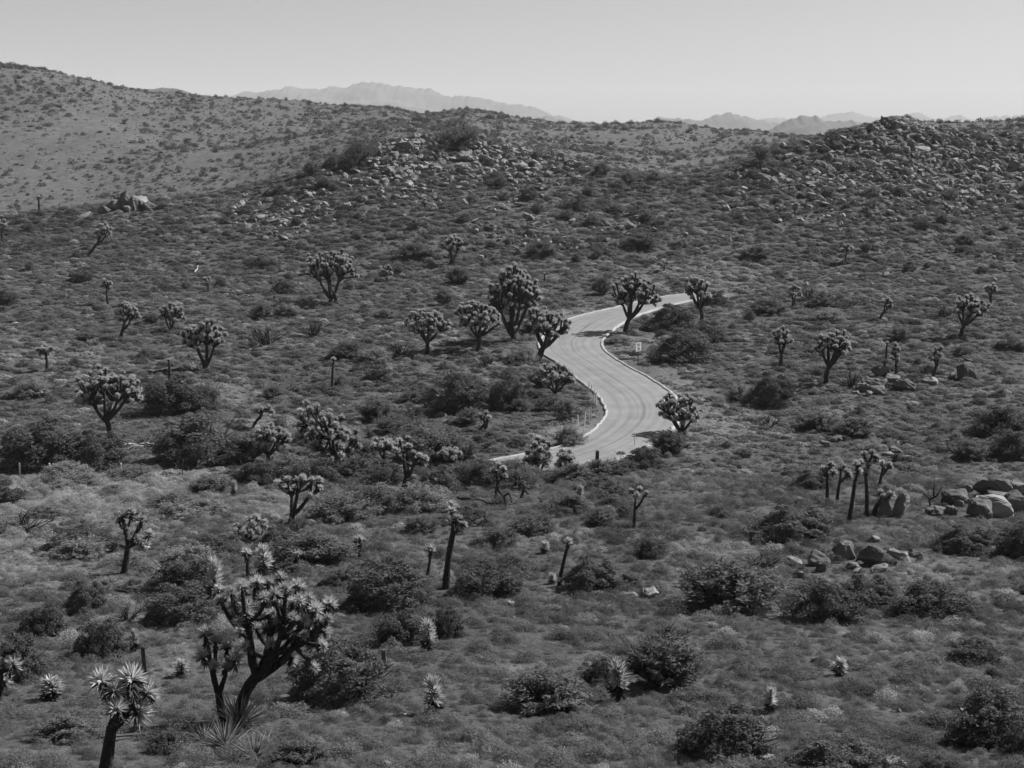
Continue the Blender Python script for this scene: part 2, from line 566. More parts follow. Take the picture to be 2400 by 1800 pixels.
# ------------------------------------------------------------------ ground sheet
def build_ground():
    a_in = np.linspace(-0.40, 0.40, 560)
    a_l = np.linspace(-math.pi, -0.40, 70, endpoint=False); a_r = np.linspace(0.40, math.pi, 70)[1:]
    az = np.concatenate([a_l, a_in, a_r])
    r = np.concatenate([[0.6], np.exp(np.linspace(math.log(3.0), math.log(1500.0), 620)), np.exp(np.linspace(math.log(1600.0), math.log(13000.0), 30))])
    R, A = np.meshgrid(r, az, indexing='ij')
    X = R * np.sin(A); Y = R * np.cos(A)
    Z = H(X, Y)
    V = np.stack([X, Y, Z + CZ], -1).reshape(-1, 3)
    nr_, na = R.shape
    i = np.arange(nr_ - 1)[:, None] * na; k = np.arange(na - 1)[None, :]
    q = np.stack([i + k, i + na + k, i + na + k + 1, i + k + 1], -1).reshape(-1, 4)
    me = mesh_np("ground", V, [q[:, ::-1]], [ground_material()], smooth=True)
    u, v, _ = project(X, Y, Z)
    u = np.where(Y > 1, u, 1200); v = np.where(Y > 1, v, 2500)
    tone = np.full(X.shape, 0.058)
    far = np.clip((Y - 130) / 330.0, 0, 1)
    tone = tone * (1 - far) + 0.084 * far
    tone = tone + 0.085 * pale_mask(u, v) * (1 - far)
    rb = road_blend(X, Y)[0]
    tone = np.where(rb > 0, tone + 0.02 * rb, tone)
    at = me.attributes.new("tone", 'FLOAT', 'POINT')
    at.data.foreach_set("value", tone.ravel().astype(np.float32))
    o = obj("ground", me)
    tag(o, kind="structure", label="grey desert ground rolling up to the hills")
    return o


build_ground()


# ------------------------------------------------------------------ road, kerbs, patch
def road_material():
    m = bpy.data.materials.new("worn_asphalt"); m.use_nodes = True
    nt = m.node_tree; N = nt.nodes; L = nt.links
    b = N["Principled BSDF"]; b.inputs["Roughness"].default_value = 0.8; b.inputs["Specular IOR Level"].default_value = 0.3
    pos = N.new("ShaderNodeNewGeometry").outputs["Position"]
    ac = N.new("ShaderNodeAttribute"); ac.attribute_name = "across"
    al = N.new("ShaderNodeAttribute"); al.attribute_name = "along"

    def nz(vec, scale, lo, hi, det=5.0):
        n = N.new("ShaderNodeTexNoise"); n.inputs["Scale"].default_value = scale; n.inputs["Detail"].default_value = det
        L.new(vec, n.inputs["Vector"])
        r = N.new("ShaderNodeMapRange"); r.inputs[1].default_value = .3; r.inputs[2].default_value = .7
        r.inputs[3].default_value = lo; r.inputs[4].default_value = hi
        L.new(n.outputs[0], r.inputs[0]); return r.outputs[0]

    def op(o_, a, c=None, val=None):
        k = N.new("ShaderNodeMath"); k.operation = o_
        L.new(a, k.inputs[0])
        if c is not None: L.new(c, k.inputs[1])
        if val is not None: k.inputs[1].default_value = val
        return k.outputs[0]
    cmb = N.new("ShaderNodeCombineXYZ")
    L.new(op('MULTIPLY', al.outputs["Fac"], val=0.03), cmb.inputs[0])
    L.new(op('MULTIPLY', ac.outputs["Fac"], val=2.2), cmb.inputs[1])
    base = nz(pos, 0.5, 0.155, 0.20)
    base = op('MULTIPLY', base, nz(pos, 6.0, 0.9, 1.1))
    base = op('MULTIPLY', base, nz(cmb.outputs[0], 2.5, 0.90, 1.07))
    # worn seams and tyre marks that run along the lanes
    for c, w, s in ((-0.03, 0.055, 0.55), (0.33, 0.10, 0.30), (-0.42, 0.11, 0.24), (0.64, 0.10, 0.24), (-0.72, 0.09, 0.2), (0.16, 0.03, 0.35), (-0.2, 0.03, 0.25)):
        wob = nz(cmb.outputs[0], 1.3 + abs(c), -0.05, 0.05)
        d = op('ABSOLUTE', op('SUBTRACT', op('ADD', ac.outputs["Fac"], wob), val=c))
        r = N.new("ShaderNodeMapRange"); r.inputs[1].default_value = 0; r.inputs[2].default_value = w
        r.inputs[3].default_value = 1 - s; r.inputs[4].default_value = 1
        L.new(d, r.inputs[0])
        fade = nz(cmb.outputs[0], 3.0 + c, 0.35, 1.0)
        mx = N.new("ShaderNodeMix"); mx.data_type = 'FLOAT'
        L.new(fade, mx.inputs[0]); mx.inputs[2].default_value = 1.0; L.new(r.outputs[0], mx.inputs[3])
        base = op('MULTIPLY', base, mx.outputs[0])
    L.new(base, b.inputs["Base Color"])
    n2 = N.new("ShaderNodeTexNoise"); n2.inputs["Scale"].default_value = 25; n2.inputs["Detail"].default_value = 4
    L.new(pos, n2.inputs["Vector"])
    bp = N.new("ShaderNodeBump"); bp.inputs["Strength"].default_value = .25; bp.inputs["Distance"].default_value = .03
    L.new(n2.outputs[0], bp.inputs["Height"]); L.new(bp.outputs[0], b.inputs["Normal"])
    return m


def build_road():
    n = len(cl); K = 13
    acr = np.linspace(-1, 1, K)
    wob = 0.12 * (vnoise(np.arange(n) * 0.35, np.zeros(n)) - 0.5)
    pts = np.zeros((n, K, 3))
    for k, a in enumerate(acr):
        edge = (hw + (wob if abs(a) == 1 else 0)) * a
        pts[:, k, :2] = cl + nr * edge[:, None]
        pts[:, k, 2] = zc_road + CZ + 0.05 * (1 - a * a)
    i = np.arange(n - 1)[:, None] * K; k = np.arange(K - 1)[None, :]
    q = np.stack([i + k, i + k + 1, i + K + k + 1, i + K + k], -1).reshape(-1, 4)
    me = mesh_np("road", pts.reshape(-1, 3), [q], [road_material()], smooth=True)
    d = np.concatenate([[0], np.cumsum(np.hypot(*np.diff(cl, axis=0).T))])
    a1 = me.attributes.new("across", 'FLOAT', 'POINT'); a1.data.foreach_set("value", np.tile(acr, n).astype(np.float32))
    a2 = me.attributes.new("along", 'FLOAT', 'POINT'); a2.data.foreach_set("value", np.repeat(d, K).astype(np.float32))
    road = tag(obj("road", me), "winding pale asphalt road with light kerbs crossing the scrub", kind="structure")
    # low asphalt kerbs on both sides
    prof = np.array([(-0.04, -0.12), (-0.01, 0.05), (0.05, 0.10), (0.15, 0.11), (0.24, 0.03), (0.30, -0.15)])
    for sgn in (-1, 1):
        pp = np.zeros((n, len(prof), 3))
        jit = 0.05 * (vnoise(np.arange(n) * 0.6 + 40 * sgn, np.ones(n)) - 0.5)
        for k, (o_, h) in enumerate(prof):
            off = sgn * (hw + wob * 1.0 + o_ * (1.25 if sgn < 0 else 0.9) + jit)
            pp[:, k, :2] = cl + nr * off[:, None]
            pp[:, k, 2] = zc_road + CZ + h
        Kp = len(prof)
        i = np.arange(n - 1)[:, None] * Kp; k = np.arange(Kp - 1)[None, :]
        q = np.stack([i + k, i + k + 1, i + Kp + k + 1, i + Kp + k], -1).reshape(-1, 4)
        if sgn < 0: q = q[:, ::-1]
        obj("kerb", mesh_np("kerb", pp.reshape(-1, 3), [q], [M_kerb], smooth=True), road)
    return road


build_road()


# ------------------------------------------------------------------ distant ranges
def mountain(name, prof, Y0, depth, label, base=-80.0, seed=0, rough=1.0):
    prof = np.array(prof, float)
    us = np.linspace(prof[0, 0], prof[-1, 0], int((prof[-1, 0] - prof[0, 0]) / 3.0) + 2)
    vs = pchip(prof[:, 0], prof[:, 1], us)
    x0 = (us - 1200) / F * Y0
    top = -s_of_v(vs) * Y0 * 1.0
    px = Y0 / F
    top = top + rough * px * (9.0 * fbm(us / 28.0 + seed, us * 0 + seed, 4) + 9.0 * fbm(us / 9.0, us * 0 + seed, 3))
    K = 61
    ks = np.linspace(-1, 1, K)
    sm = top.copy()
    for _ in range(300):
        sm[1:-1] = 0.25 * sm[:-2] + 0.5 * sm[1:-1] + 0.25 * sm[2:]
    X = np.zeros((len(us), K)); Y = np.zeros_like(X); Z = np.zeros_like(X)
    for j, k in enumerate(ks):
        X[:, j] = x0 * (1 + 0.0 * k)
        Y[:, j] = Y0 + k * depth
        sh = (1 - abs(k)) ** 1.15
        lam = 0.035 * Y0
        rg = 0.5 - np.abs(fbm(x0 / lam + seed * 7, np.full(len(us), k * depth / lam + seed), 5)) * 2.6
        tk = sm + (top - sm) * math.exp(-(k * 9.0) ** 2)
        Z[:, j] = base + (tk - base) * np.clip(sh + 0.34 * rg * min(1.0, abs(k) * 6) * (1 - abs(k)) - 0.10 * min(1.0, abs(k) * 6), 0, 1.0)
    V = np.stack([X, Y, Z + CZ], -1).reshape(-1, 3)
    i = np.arange(len(us) - 1)[:, None] * K; k = np.arange(K - 1)[None, :]
    q = np.stack([i + k, i + K + k, i + K + k + 1, i + k + 1], -1).reshape(-1, 4)
    o = obj(name, mesh_np(name, V, [q], [M_mtn], smooth=True))
    return tag(o, label, kind="structure")


mountain("mountain_range", [(420, 330), (480, 262), (540, 226), (590, 216), (640, 212), (690, 204), (730, 208), (770, 206), (800, 205), (835, 198), (866, 189), (900, 196), (940, 202),
                            (965, 205), (1010, 210), (1055, 223), (1105, 225), (1150, 235), (1200, 243), (1255, 252), (1285, 264), (1340, 280), (1400, 292), (1460, 318), (1520, 340)], 9000, 1900,
         "broad hazy mountain range behind the left hill", seed=1)
mountain("mountain_ridge", [(1180, 330), (1235, 290), (1262, 274), (1285, 271), (1310, 279), (1340, 284), (1370, 288), (1410, 300), (1460, 330)], 6200, 900, "small hazy ridge at the foot of the broad range", seed=2)
mountain("mountain_ridge", [(1460, 330), (1520, 280), (1548, 273), (1580, 277), (1640, 280), (1672, 270), (1698, 264), (1725, 271), (1760, 279), (1800, 284), (1840, 300), (1900, 330)], 6000, 900,
         "hazy pointed ridge left of the rocky hill", seed=3)
mountain("mountain_ridge", [(1760, 330), (1800, 300), (1830, 282), (1862, 274), (1884, 273), (1904, 270), (1922, 281), (1950, 281), (1990, 283), (2015, 291), (2040, 305), (2090, 330)], 4200, 600,
         "darker craggy ridge in the gap before the rocky hill", seed=4)
mountain("mountain_range", [(1600, 320), (1760, 280), (1800, 276), (1850, 280), (1910, 275), (1950, 266), (1975, 263), (2010, 269), (2060, 278), (2100, 270), (2135, 266), (2180, 278), (2230, 270), (2270, 278), (2330, 272), (2420, 268), (2600, 290), (2800, 330)], 11500, 1200,
         "palest far mountains fading into the haze at right", seed=5)
mountain("hill", [(240, 330), (290, 225), (318, 206), (335, 207), (360, 208), (405, 206), (440, 210), (470, 220), (510, 240), (560, 290)], 2300, 420, "bald grey foothill behind the slope of the left hill", seed=6, base=-70, rough=0.5)
mountain("hill", [(2080, 340), (2160, 306), (2220, 296), (2280, 288), (2340, 283), (2400, 278), (2500, 262), (2700, 255), (2900, 330)], 2000, 380, "low grey hill behind the rocky hill at right", seed=7, base=-70, rough=0.5)
mountain("hill", [(2330, 330), (2360, 280), (2385, 268), (2405, 258), (2450, 245), (2600, 225), (2800, 250), (2950, 330)], 2900, 450, "dark hill rising at the right edge of the skyline", seed=8, base=-70, rough=0.5)


# ------------------------------------------------------------------ Joshua tree leaves
def rosette_mesh(name, seed, n=95, hang=30, bw=0.24):
    r = np.random.default_rng(seed)
    z = 1 - r.random(n) * 1.5                      # polar spread
    ph = r.random(n) * 2 * math.pi
    s = np.sqrt(np.clip(1 - z * z, 0, 1))
    d = np.stack([s * np.cos(ph), s * np.sin(ph), z], 1)
    L = (0.70 + 0.28 * r.random(n))
    V1, T1 = blades(d * 0.06, d, L, bw, droop=0.03, r=r)
    z2 = -0.55 - 0.42 * r.random(hang); ph2 = r.random(hang) * 2 * math.pi; s2 = np.sqrt(1 - z2 * z2)
    d2 = np.stack([s2 * np.cos(ph2), s2 * np.sin(ph2), z2], 1)
    b2 = np.stack([0.12 * np.cos(ph2), 0.12 * np.sin(ph2), -0.25 - 0.8 * r.random(hang)], 1)
    V2, T2 = blades(b2, d2, 0.40 + 0.2 * r.random(hang), 0.14, r=r)
    V = np.concatenate([V1, V2]); T = np.concatenate([T1, T2 + len(V1)])
    return mesh_np(name, V, [T], [M_leaf, M_thatch_shade], midx=np.concatenate([np.tile(z < -0.12, 5), np.ones(len(T2))]))  # crown shade is put into the lower blades' colour; hanging blades are dead leaves


ROS = [rosette_mesh("leaf_rosette", 100 + k) for k in range(6)]
ROSN = [rosette_mesh("leaf_rosette", 120 + k, 105, 22, 0.14) for k in range(6)]
ROS_RAW = []
for k in range(4):
    r_ = np.random.default_rng(200 + k)
    n_ = 50
    z_ = 1 - r_.random(n_) * 1.6; ph_ = r_.random(n_) * 2 * math.pi; s_ = np.sqrt(np.clip(1 - z_ * z_, 0, 1))
    d_ = np.stack([s_ * np.cos(ph_), s_ * np.sin(ph_), z_], 1)
    ROS_RAW.append(blades(d_ * 0.06, d_, 0.8 + 0.25 * r_.random(n_), 0.34, r=r_))


def bez(p0, p1, p2, n):
    t = np.linspace(0, 1, n)[:, None]
    return (1 - t) ** 2 * p0 + 2 * t * (1 - t) * p1 + t * t * p2


def kmeans(X, k, r):
    C = X[r.choice(len(X), k, replace=False)].copy()
    for _ in range(12):
        a = ((X[:, None] - C[None]) ** 2).sum(-1).argmin(1)
        for j in range(k):
            if (a == j).any(): C[j] = X[a == j].mean(0)
    return a, C


TREES = []
CLEAR = []


def joshua(u, v, hpx, wpx, heads, label, tf=0.35, lean=0.0, seed=1, ros=0.25, trunks=1, heads_px=None, fork_px=None, limbs=None, trunk_r=None, group=None, single=None, name="joshua_tree"):
    """u, v: foot in the photo; hpx, wpx: height and crown width in photo pixels; lean: crown offset in widths"""
    base = hit(u, v)
    m = mpp(base)
    r = np.random.default_rng(seed * 13 + 5)
    Hh = hpx * m; Ww = wpx * m
    if heads > 1: ros = ros * 1.05
    root = empty(name, base - Vector((0, 0, 0.05)), label, "tree", group)
    R0 = trunk_r if trunk_r else (0.032 * Hh + 0.05)
    if heads_px is not None:
        hp = []
        cx = np.mean([a[0] for a in heads_px]); 
        for (a, b) in heads_px:
            x = (a - u) * m; z = (v - b) * m / math.cos(P)
            q = 1 - ((a - cx) / (0.55 * wpx)) ** 2
            y = (r.random() * 2 - 1.25) * 0.40 * Ww * math.sqrt(max(q, 0.05))
            hp.append((x, y, z - y * math.tan(P)))
        hp = np.array(hp)
    elif heads == 1:
        hp = np.array([[lean * Ww, 0, Hh - ros * 0.8]])
    else:
        heads = int(heads * 1.5)
        tf = tf * 0.78
        cz = Hh * (tf + (1 - tf) * 0.42); hz = Hh * (1 - tf) * 0.58 - ros * 0.45
        hz = max(hz, 0.1); hx = max(Ww / 2 - ros * 0.5, 0.12) * 1.10
        hp = []
        md = 1.35 * ros
        tries = 0
        nl = int(np.clip(heads / 5, 3, 9))
        lob = []
        for q_ in range(nl):
            d = r.normal(size=3); d[2] = d[2] * 0.85 + 0.12; d /= np.linalg.norm(d)
            if d[2] < -0.55: d[2] = -d[2]
            lob.append(np.concatenate([d * (0.50 + 0.24 * r.random()), [0.30 + 0.26 * r.random()]]))
        lob = np.array(lob)
        while len(hp) < heads and tries < 6000:
            tries += 1
            lb = lob[int(r.integers(0, nl))]
            e = r.normal(size=3); e /= np.linalg.norm(e)
            if e[2] < -0.5: e[2] = -e[2]
            e = lb[:3] + e * lb[3] * (0.55 + 0.45 * r.random())
            if r.random() < 0.45:
                e = r.normal(size=3); e /= np.linalg.norm(e)
                if e[2] < -0.6: e[2] = -e[2]
                e = e * (0.55 + 0.38 * r.random())
            p = np.array([lean * Ww + e[0] * hx * 1.04, e[1] * hx * 0.9, cz + e[2] * (hz if e[2] > 0 else hz * 0.75)])
            if p[2] < Hh * 0.12: continue
            if hp and np.min(np.linalg.norm(np.array(hp) - p, axis=1)) < md:
                if tries % 300 == 0: md *= 0.85
                continue
            hp.append(p)
        hp = np.array(hp)
    n = len(hp)
    fine = (ros * 2 / m) >= 9.0
    # trunk(s)
    if fork_px is not None:
        fork = np.array([(fork_px[0] - u) * m, 0, (v - fork_px[1]) * m])
    elif n == 1:
        fork = hp[0] - np.array([0, 0, ros * 0.2])
    else:
        fz = Hh * tf * (0.85 if trunks == 1 else 0.35)
        fork = np.array([lean * Ww * 0.55 + 0.04 * Hh * r.normal(), 0.03 * Hh * r.normal(), max(fz, 0.15)])
    tt = Tubes()
    nt_ = 9
    bend = np.array([(-0.12 * lean * Ww + 0.03 * Hh * r.normal()), 0.03 * Hh * r.normal(), 0])
    tp = bez(np.array([0, 0, -0.25]), fork * 0.5 + bend, fork, nt_)
    rad = np.linspace(R0 * 1.25, R0 * (0.85 if n > 1 else 0.75), nt_); rad[0] *= 1.35; rad[1] *= 1.1
    if n == 1: rad[-1] = R0 * 0.55
    tt.add(tp, rad, 10, 0.10)
    for k in range(trunks - 1):
        off = np.array([r.normal() * 0.35, r.normal() * 0.3, 0])
        f2 = fork + np.array([r.normal() * 0.1 * Ww, r.normal() * 0.1 * Ww, Hh * 0.15])
        tt.add(bez(off - np.array([0, 0, 0.25]), (off + f2) * 0.5 + off * 0.3, f2, nt_), rad * 0.7, 9, 0.1)
    obj("trunk", tt.mesh("trunk", [M_bark]), root)
    groups = []
    if n == 1:
        groups = [(root, [0], None)]
    else:
        k = limbs or int(np.clip(round(n / 7), 2, 6))
        k = min(k, n)
        a, C = kmeans(hp, k, r)
        for j in range(k):
            ids = np.where(a == j)[0]
            if len(ids): groups.append((None, list(ids), C[j]))
    for (par, ids, C) in groups:
        ends = {}
        if par is None:
            tb = Tubes()
            tgt = fork + (C - fork) * 0.80
            dl = tgt - fork
            ctrl = fork + np.array([dl[0] * 0.62, dl[1] * 0.62, dl[2] * 0.30])
            mlen = 10
            lp = bez(fork - np.array([0, 0, R0 * 0.5]), ctrl, tgt, mlen)
            lr = np.linspace(R0 * 0.80, max(R0 * 0.40, 0.05), mlen)
            tb.add(lp, lr, 8, 0.10)
            for i in ids:
                h = hp[i]
                dist = np.linalg.norm(lp - h, axis=1) + np.linspace(0.25, 0, mlen) * np.linalg.norm(h - fork)
                q = int(np.clip(dist.argmin(), 2, mlen - 1))
                q = max(2, q - int(r.integers(0, 3)))
                st = lp[q]; dv = h - st
                c2 = st + np.array([dv[0] * 0.75, dv[1] * 0.75, dv[2] * 0.25]) + r.normal(size=3) * 0.03
                sp = bez(st, c2, h, 7)
                r0 = min(lr[q] * 0.85, R0 * 0.55)
                tb.add(sp, np.linspace(r0, max(0.045, min(0.09, R0 * 0.35)), 7), 7, 0.12)
                ends[i] = sp[-1] - sp[-2]
            par = obj("branch", tb.mesh("branch", [M_bark]), root)
        else:
            ends[0] = tp[-1] - tp[-2]
        ctr = hp.mean(0) - np.array([0, 0, 0.25 * Hh])
        VV = []; TT = []; off = 0
        for i in ids:
            e = ends[i] / (np.linalg.norm(ends[i]) + 1e-9)
            o_ = hp[i] - ctr; o_ = o_ / (np.linalg.norm(o_) + 1e-9)
            ax = Vector(e * 0.8 + o_ * 0.7 + np.array([0, 0, 0.35]) + r.normal(size=3) * 0.12).normalized()
            rot = ax.to_track_quat('Z', 'Y') @ Quaternion((0, 0, 1), r.random() * 6.28)
            sc = ros * (0.82 + 0.36 * r.random())
            if fine:
                oo = obj("leaf_rosette", (ROSN if base.y < 46 else ROS)[int(r.integers(0, len(ROS)))], par)
                oo.location = hp[i]; oo.rotation_mode = 'QUATERNION'; oo.rotation_quaternion = rot
                oo.scale = (sc, sc, sc * 1.05)
            else:
                V0, T0 = ROS_RAW[int(r.integers(0, 4))]
                Mx = np.array(rot.to_matrix())
                VV.append((V0 * sc) @ Mx.T + hp[i]); TT.append(T0 + off); off += len(V0)
        if VV:
            obj("leaf_head", mesh_np("leaf_head", np.concatenate(VV), [np.concatenate(TT)], [M_leaf]), par)
    TREES.append(root)
    return root


def zpx(lst, ox, oy, sc):
    return [(ox + a / sc, oy + b / sc) for a, b in lst]


hero = zpx([(420, 560), (520, 480), (370, 490), (690, 520), (650, 410), (790, 460), (860, 520), (660, 630), (740, 720), (480, 750), (840, 630), (900, 700), (750, 940), (900, 860), (1030, 940),
            (980, 460), (920, 400), (1070, 500), (1220, 570), (1310, 640), (1420, 740), (1390, 660), (1130, 690), (1120, 770), (1210, 740), (1330, 770), (1270, 810), (1000, 600), (1340, 910),
            (1280, 1050), (1360, 1010), (1290, 1190), (990, 1210), (720, 840), (980, 740), (650, 990), (900, 920), (560, 620), (1180, 640), (1060, 420), (780, 600), (1090, 860), (560, 560), (460, 660), (600, 760), (820, 800), (950, 650), (1060, 620), (1240, 660), (1160, 560), (700, 440), (580, 880), (1180, 900), (1230, 960), (870, 990), (1120, 980), (1040, 800), (680, 700)], 440, 1250, 4.1475)
joshua(562, 1690, 440, 270, 0, "largest spiky joshua tree with leaning forked trunk and dense crown, lower left", seed=3, ros=0.245, heads_px=hero, fork_px=(606, 1572), limbs=6, trunk_r=0.15)
twin = zpx([(200, 930), (310, 985), (390, 1075), (180, 1135), (500, 1165), (310, 1215), (410, 1245)], 440, 1250, 4.1475)
joshua(528, 1690, 230, 100, 0, "smaller candelabra joshua tree touching the left side of the largest tree", seed=4, ros=0.255, heads_px=twin, fork_px=(514, 1612), limbs=3, trunk_r=0.10)
joshua(238, 1830, 280, 150, 0, "joshua tree with big pale leaf bursts at the bottom left edge", seed=5, ros=0.37,
       heads_px=[(258, 1575), (318, 1580), (292, 1640), (345, 1620), (325, 1660), (285, 1600)], fork_px=(268, 1690), limbs=2, trunk_r=0.125)
joshua(-8, 1660, 130, 90, 0, "joshua tree cut off by the left edge with three leaf bursts", seed=6, ros=0.30, heads_px=[(42, 1548), (2, 1535), (10, 1588), (-30, 1570)], fork_px=(2, 1610), limbs=2, trunk_r=0.10)
joshua(287, 1343, 160, 90, 0, "crooked joshua tree on pale grass at the left", seed=7, ros=0.27,
       heads_px=[(292, 1205), (312, 1196), (340, 1212), (356, 1245), (330, 1255), (298, 1232), (352, 1270), (325, 1228), (282, 1218), (340, 1262)], fork_px=(303, 1272), limbs=3, trunk_r=0.13)
joshua(680, 1225, 130, 125, 0, "wide forked joshua tree like a candelabra above the largest tree", seed=8, ros=0.27,
       heads_px=[(655, 1128), (674, 1122), (692, 1140), (716, 1115), (734, 1122), (757, 1137), (735, 1153), (700, 1120), (752, 1122), (668, 1145), (722, 1140)], fork_px=(686, 1200), limbs=3, trunk_r=0.16)
joshua(585, 1268, 66, 90, 12, "low dark joshua clump without trunk above the juniper mounds", tf=0.15, seed=9, ros=0.24)
joshua(1044, 1380, 215, 56, 0, "tall straight joshua tree with one tuft of pale leaves", seed=10, ros=0.27,
       heads_px=[(1058, 1190), (1074, 1206), (1088, 1225), (1066, 1222), (1052, 1212)], fork_px=(1064, 1236), limbs=2, trunk_r=0.13)
joshua(1163, 1172, 98, 50, 0, "slim joshua tree beside the fallen gnarled branches", seed=11, ros=0.25, heads_px=[(1168, 1085), (1158, 1100), (1180, 1096), (1172, 1110), (1184, 1112)], fork_px=(1166, 1130), limbs=2, trunk_r=0.08)
joshua(997, 1356, 86, 40, 1, "thin joshua tree with a single leaf burst beside the tall straight one", lean=0.35, seed=12, ros=0.27, trunk_r=0.06)
joshua(843, 1310, 62, 40, 1, "short stem with one leaf burst left of the juniper row", seed=13, ros=0.30, trunk_r=0.07)
joshua(1308, 1374, 122, 30, 1, "leaning bare pole with one small leaf tuft beside a round juniper", lean=0.8, seed=14, ros=0.24, trunk_r=0.075)
joshua(1484, 1236, 98, 46, 0, "slender three-armed joshua tree on the open slope below the road", seed=15, ros=0.22, heads_px=[(1478, 1148), (1498, 1142), (1512, 1150), (1490, 1156)], fork_px=(1487, 1188), limbs=2, trunk_r=0.075)
GR = "joshua trunks standing in a cluster left of the boulders"
joshua(1938, 1176, 100, 46, 0, "leftmost trunk of the joshua cluster beside the boulders", seed=16, ros=0.24, heads_px=[(1925, 1095), (1945, 1085), (1922, 1108), (1950, 1102)], fork_px=(1937, 1122), limbs=2, trunk_r=0.10, group=GR)
joshua(1963, 1184, 96, 44, 0, "short second trunk in the joshua cluster beside the boulders", seed=17, ros=0.24, heads_px=[(1965, 1095), (1984, 1102), (1990, 1112), (1972, 1088)], fork_px=(1966, 1125), limbs=2, trunk_r=0.085, group=GR)
joshua(1988, 1226, 150, 36, 0, "tall curved third trunk in the joshua cluster beside the boulders", seed=18, ros=0.23, heads_px=[(1998, 1082), (2006, 1100), (2012, 1078)], fork_px=(2000, 1120), limbs=2, trunk_r=0.10, group=GR)
joshua(2032, 1212, 160, 50, 0, "tallest dark trunk in the joshua cluster beside the boulders", seed=19, ros=0.24, heads_px=[(2018, 1060), (2036, 1056), (2048, 1068), (2028, 1085), (2022, 1100)], fork_px=(2025, 1112), limbs=2, trunk_r=0.105, group=GR)
joshua(2058, 1150, 75, 44, 0, "joshua tree at the back of the cluster with pale tufts", seed=20, ros=0.24, heads_px=[(2062, 1082), (2076, 1084), (2086, 1092), (2070, 1098)], fork_px=(2063, 1112), limbs=2, trunk_r=0.09, group=GR)
joshua(2046, 1208, 75, 40, 0, "stubby joshua leaning on the rounded boulder of the cluster", seed=21, ros=0.25, heads_px=[(2062, 1150), (2082, 1154), (2068, 1160)], fork_px=(2056, 1178), limbs=2, trunk_r=0.13, group=GR)

joshua(259, 1030, 182, 165, 62, "broad dense joshua tree with straight bare trunk at left", tf=0.42, seed=22, ros=0.28, lean=-0.02, trunk_r=0.21)
joshua(482, 868, 122, 106, 46, "round pale-headed joshua tree with twin trunk left of centre", tf=0.46, seed=23, ros=0.30, trunks=2)
joshua(402, 777, 74, 66, 20, "low joshua tree branching from the ground beside two taller ones", tf=0.15, seed=24, ros=0.28)
joshua(282, 796, 94, 56, 20, "narrow irregular joshua tree at far left slope with leaning trunk", tf=0.42, seed=25, lean=0.35, ros=0.28)
joshua(110, 869, 70, 46, 6, "small flat-topped joshua tree near the left edge", tf=0.6, seed=26, ros=0.30)
joshua(253, 714, 64, 42, 6, "thin-stemmed small joshua tree with flat tuft on the left slope", tf=0.66, seed=27, ros=0.33)
joshua(488, 684, 42, 22, 3, "tiny stub joshua tree alone on the left slope", tf=0.6, seed=28, ros=0.34)
joshua(398, 890, 54, 20, 1, "single-headed joshua pole right of the broad dense tree", seed=29, ros=0.30, trunk_r=0.13)
joshua(778, 910, 76, 18, 1, "single-headed joshua pole with shaggy stem left of centre", seed=30, ros=0.28, lean=0.3, trunk_r=0.11)
joshua(593, 1002, 62, 64, 7, "small joshua tree whose crown leans far right", tf=0.6, seed=31, lean=0.45, ros=0.25)
joshua(629, 1084, 96, 102, 30, "half-dome joshua tree rising from brush near the left middle", tf=0.35, seed=32, ros=0.26)
_lr = np.random.default_rng(77)
lean_heads = []
while len(lean_heads) < 74:
    _t = _lr.random(); _w = (_lr.random() * 2 - 1) * (30 + 26 * math.sin(_t * 2.6))
    _q = (708 + 122 * _t + 0.62 * _w, 960 + 108 * _t - 0.72 * _w)
    if all((_q[0] - a_) ** 2 + (_q[1] - b_) ** 2 > 90 for a_, b_ in lean_heads) or _lr.random() < 0.03: lean_heads.append(_q)
joshua(800, 1104, 165, 155, 0, "dense joshua tree leaning left out of the brush near the centre", seed=33, ros=0.30, heads_px=lean_heads, fork_px=(788, 1070), limbs=7, trunk_r=0.2)
joshua(950, 1148, 130, 120, 0, "dark Y-shaped joshua tree in the brush below the road", seed=34, ros=0.27,
       heads_px=[(938, 1030), (950, 1046), (962, 1042), (944, 1068), (998, 1072), (985, 1064), (974, 1075), (955, 1025), (930, 1050), (968, 1060), (992, 1085)], fork_px=(954, 1116), limbs=3, trunk_r=0.19)
joshua(902, 1092, 76, 90, 16, "hunched joshua tree with heavy tufts left of the Y-shaped one", tf=0.4, seed=35, ros=0.27)
joshua(1053, 1090, 48, 60, 12, "low bright-tufted joshua tree amid brush below the road", tf=0.3, seed=36, ros=0.25)
joshua(1138, 1010, 54, 36, 3, "shaggy double-stemmed joshua stump in a grassy gap left of the road bend", tf=0.55, seed=37, ros=0.30, trunks=2, trunk_r=0.15)
joshua(1001, 829, 112, 118, 46, "leftmost of the four big joshua trees beside the road", tf=0.42, seed=38, ros=0.29)
joshua(1118, 822, 122, 118, 48, "second of the big joshua trees beside the road, with bare curved trunk", tf=0.46, seed=39, ros=0.30)
joshua(1203, 800, 180, 138, 80, "tallest joshua tree with massive crown beside the road", tf=0.36, seed=40, ros=0.33, trunks=3)
joshua(1261, 840, 124, 128, 55, "thick-trunked joshua tree overhanging the left road edge", tf=0.38, seed=41, lean=0.12, ros=0.32, trunk_r=0.30)
joshua(1467, 778, 144, 124, 62, "big joshua tree standing in front of the far road curve", tf=0.36, seed=42, lean=0.16, ros=0.31, trunk_r=0.27)
joshua(1643, 750, 108, 74, 30, "open vase-shaped joshua tree at the far end of the road", tf=0.42, seed=43, lean=-0.12, ros=0.31)
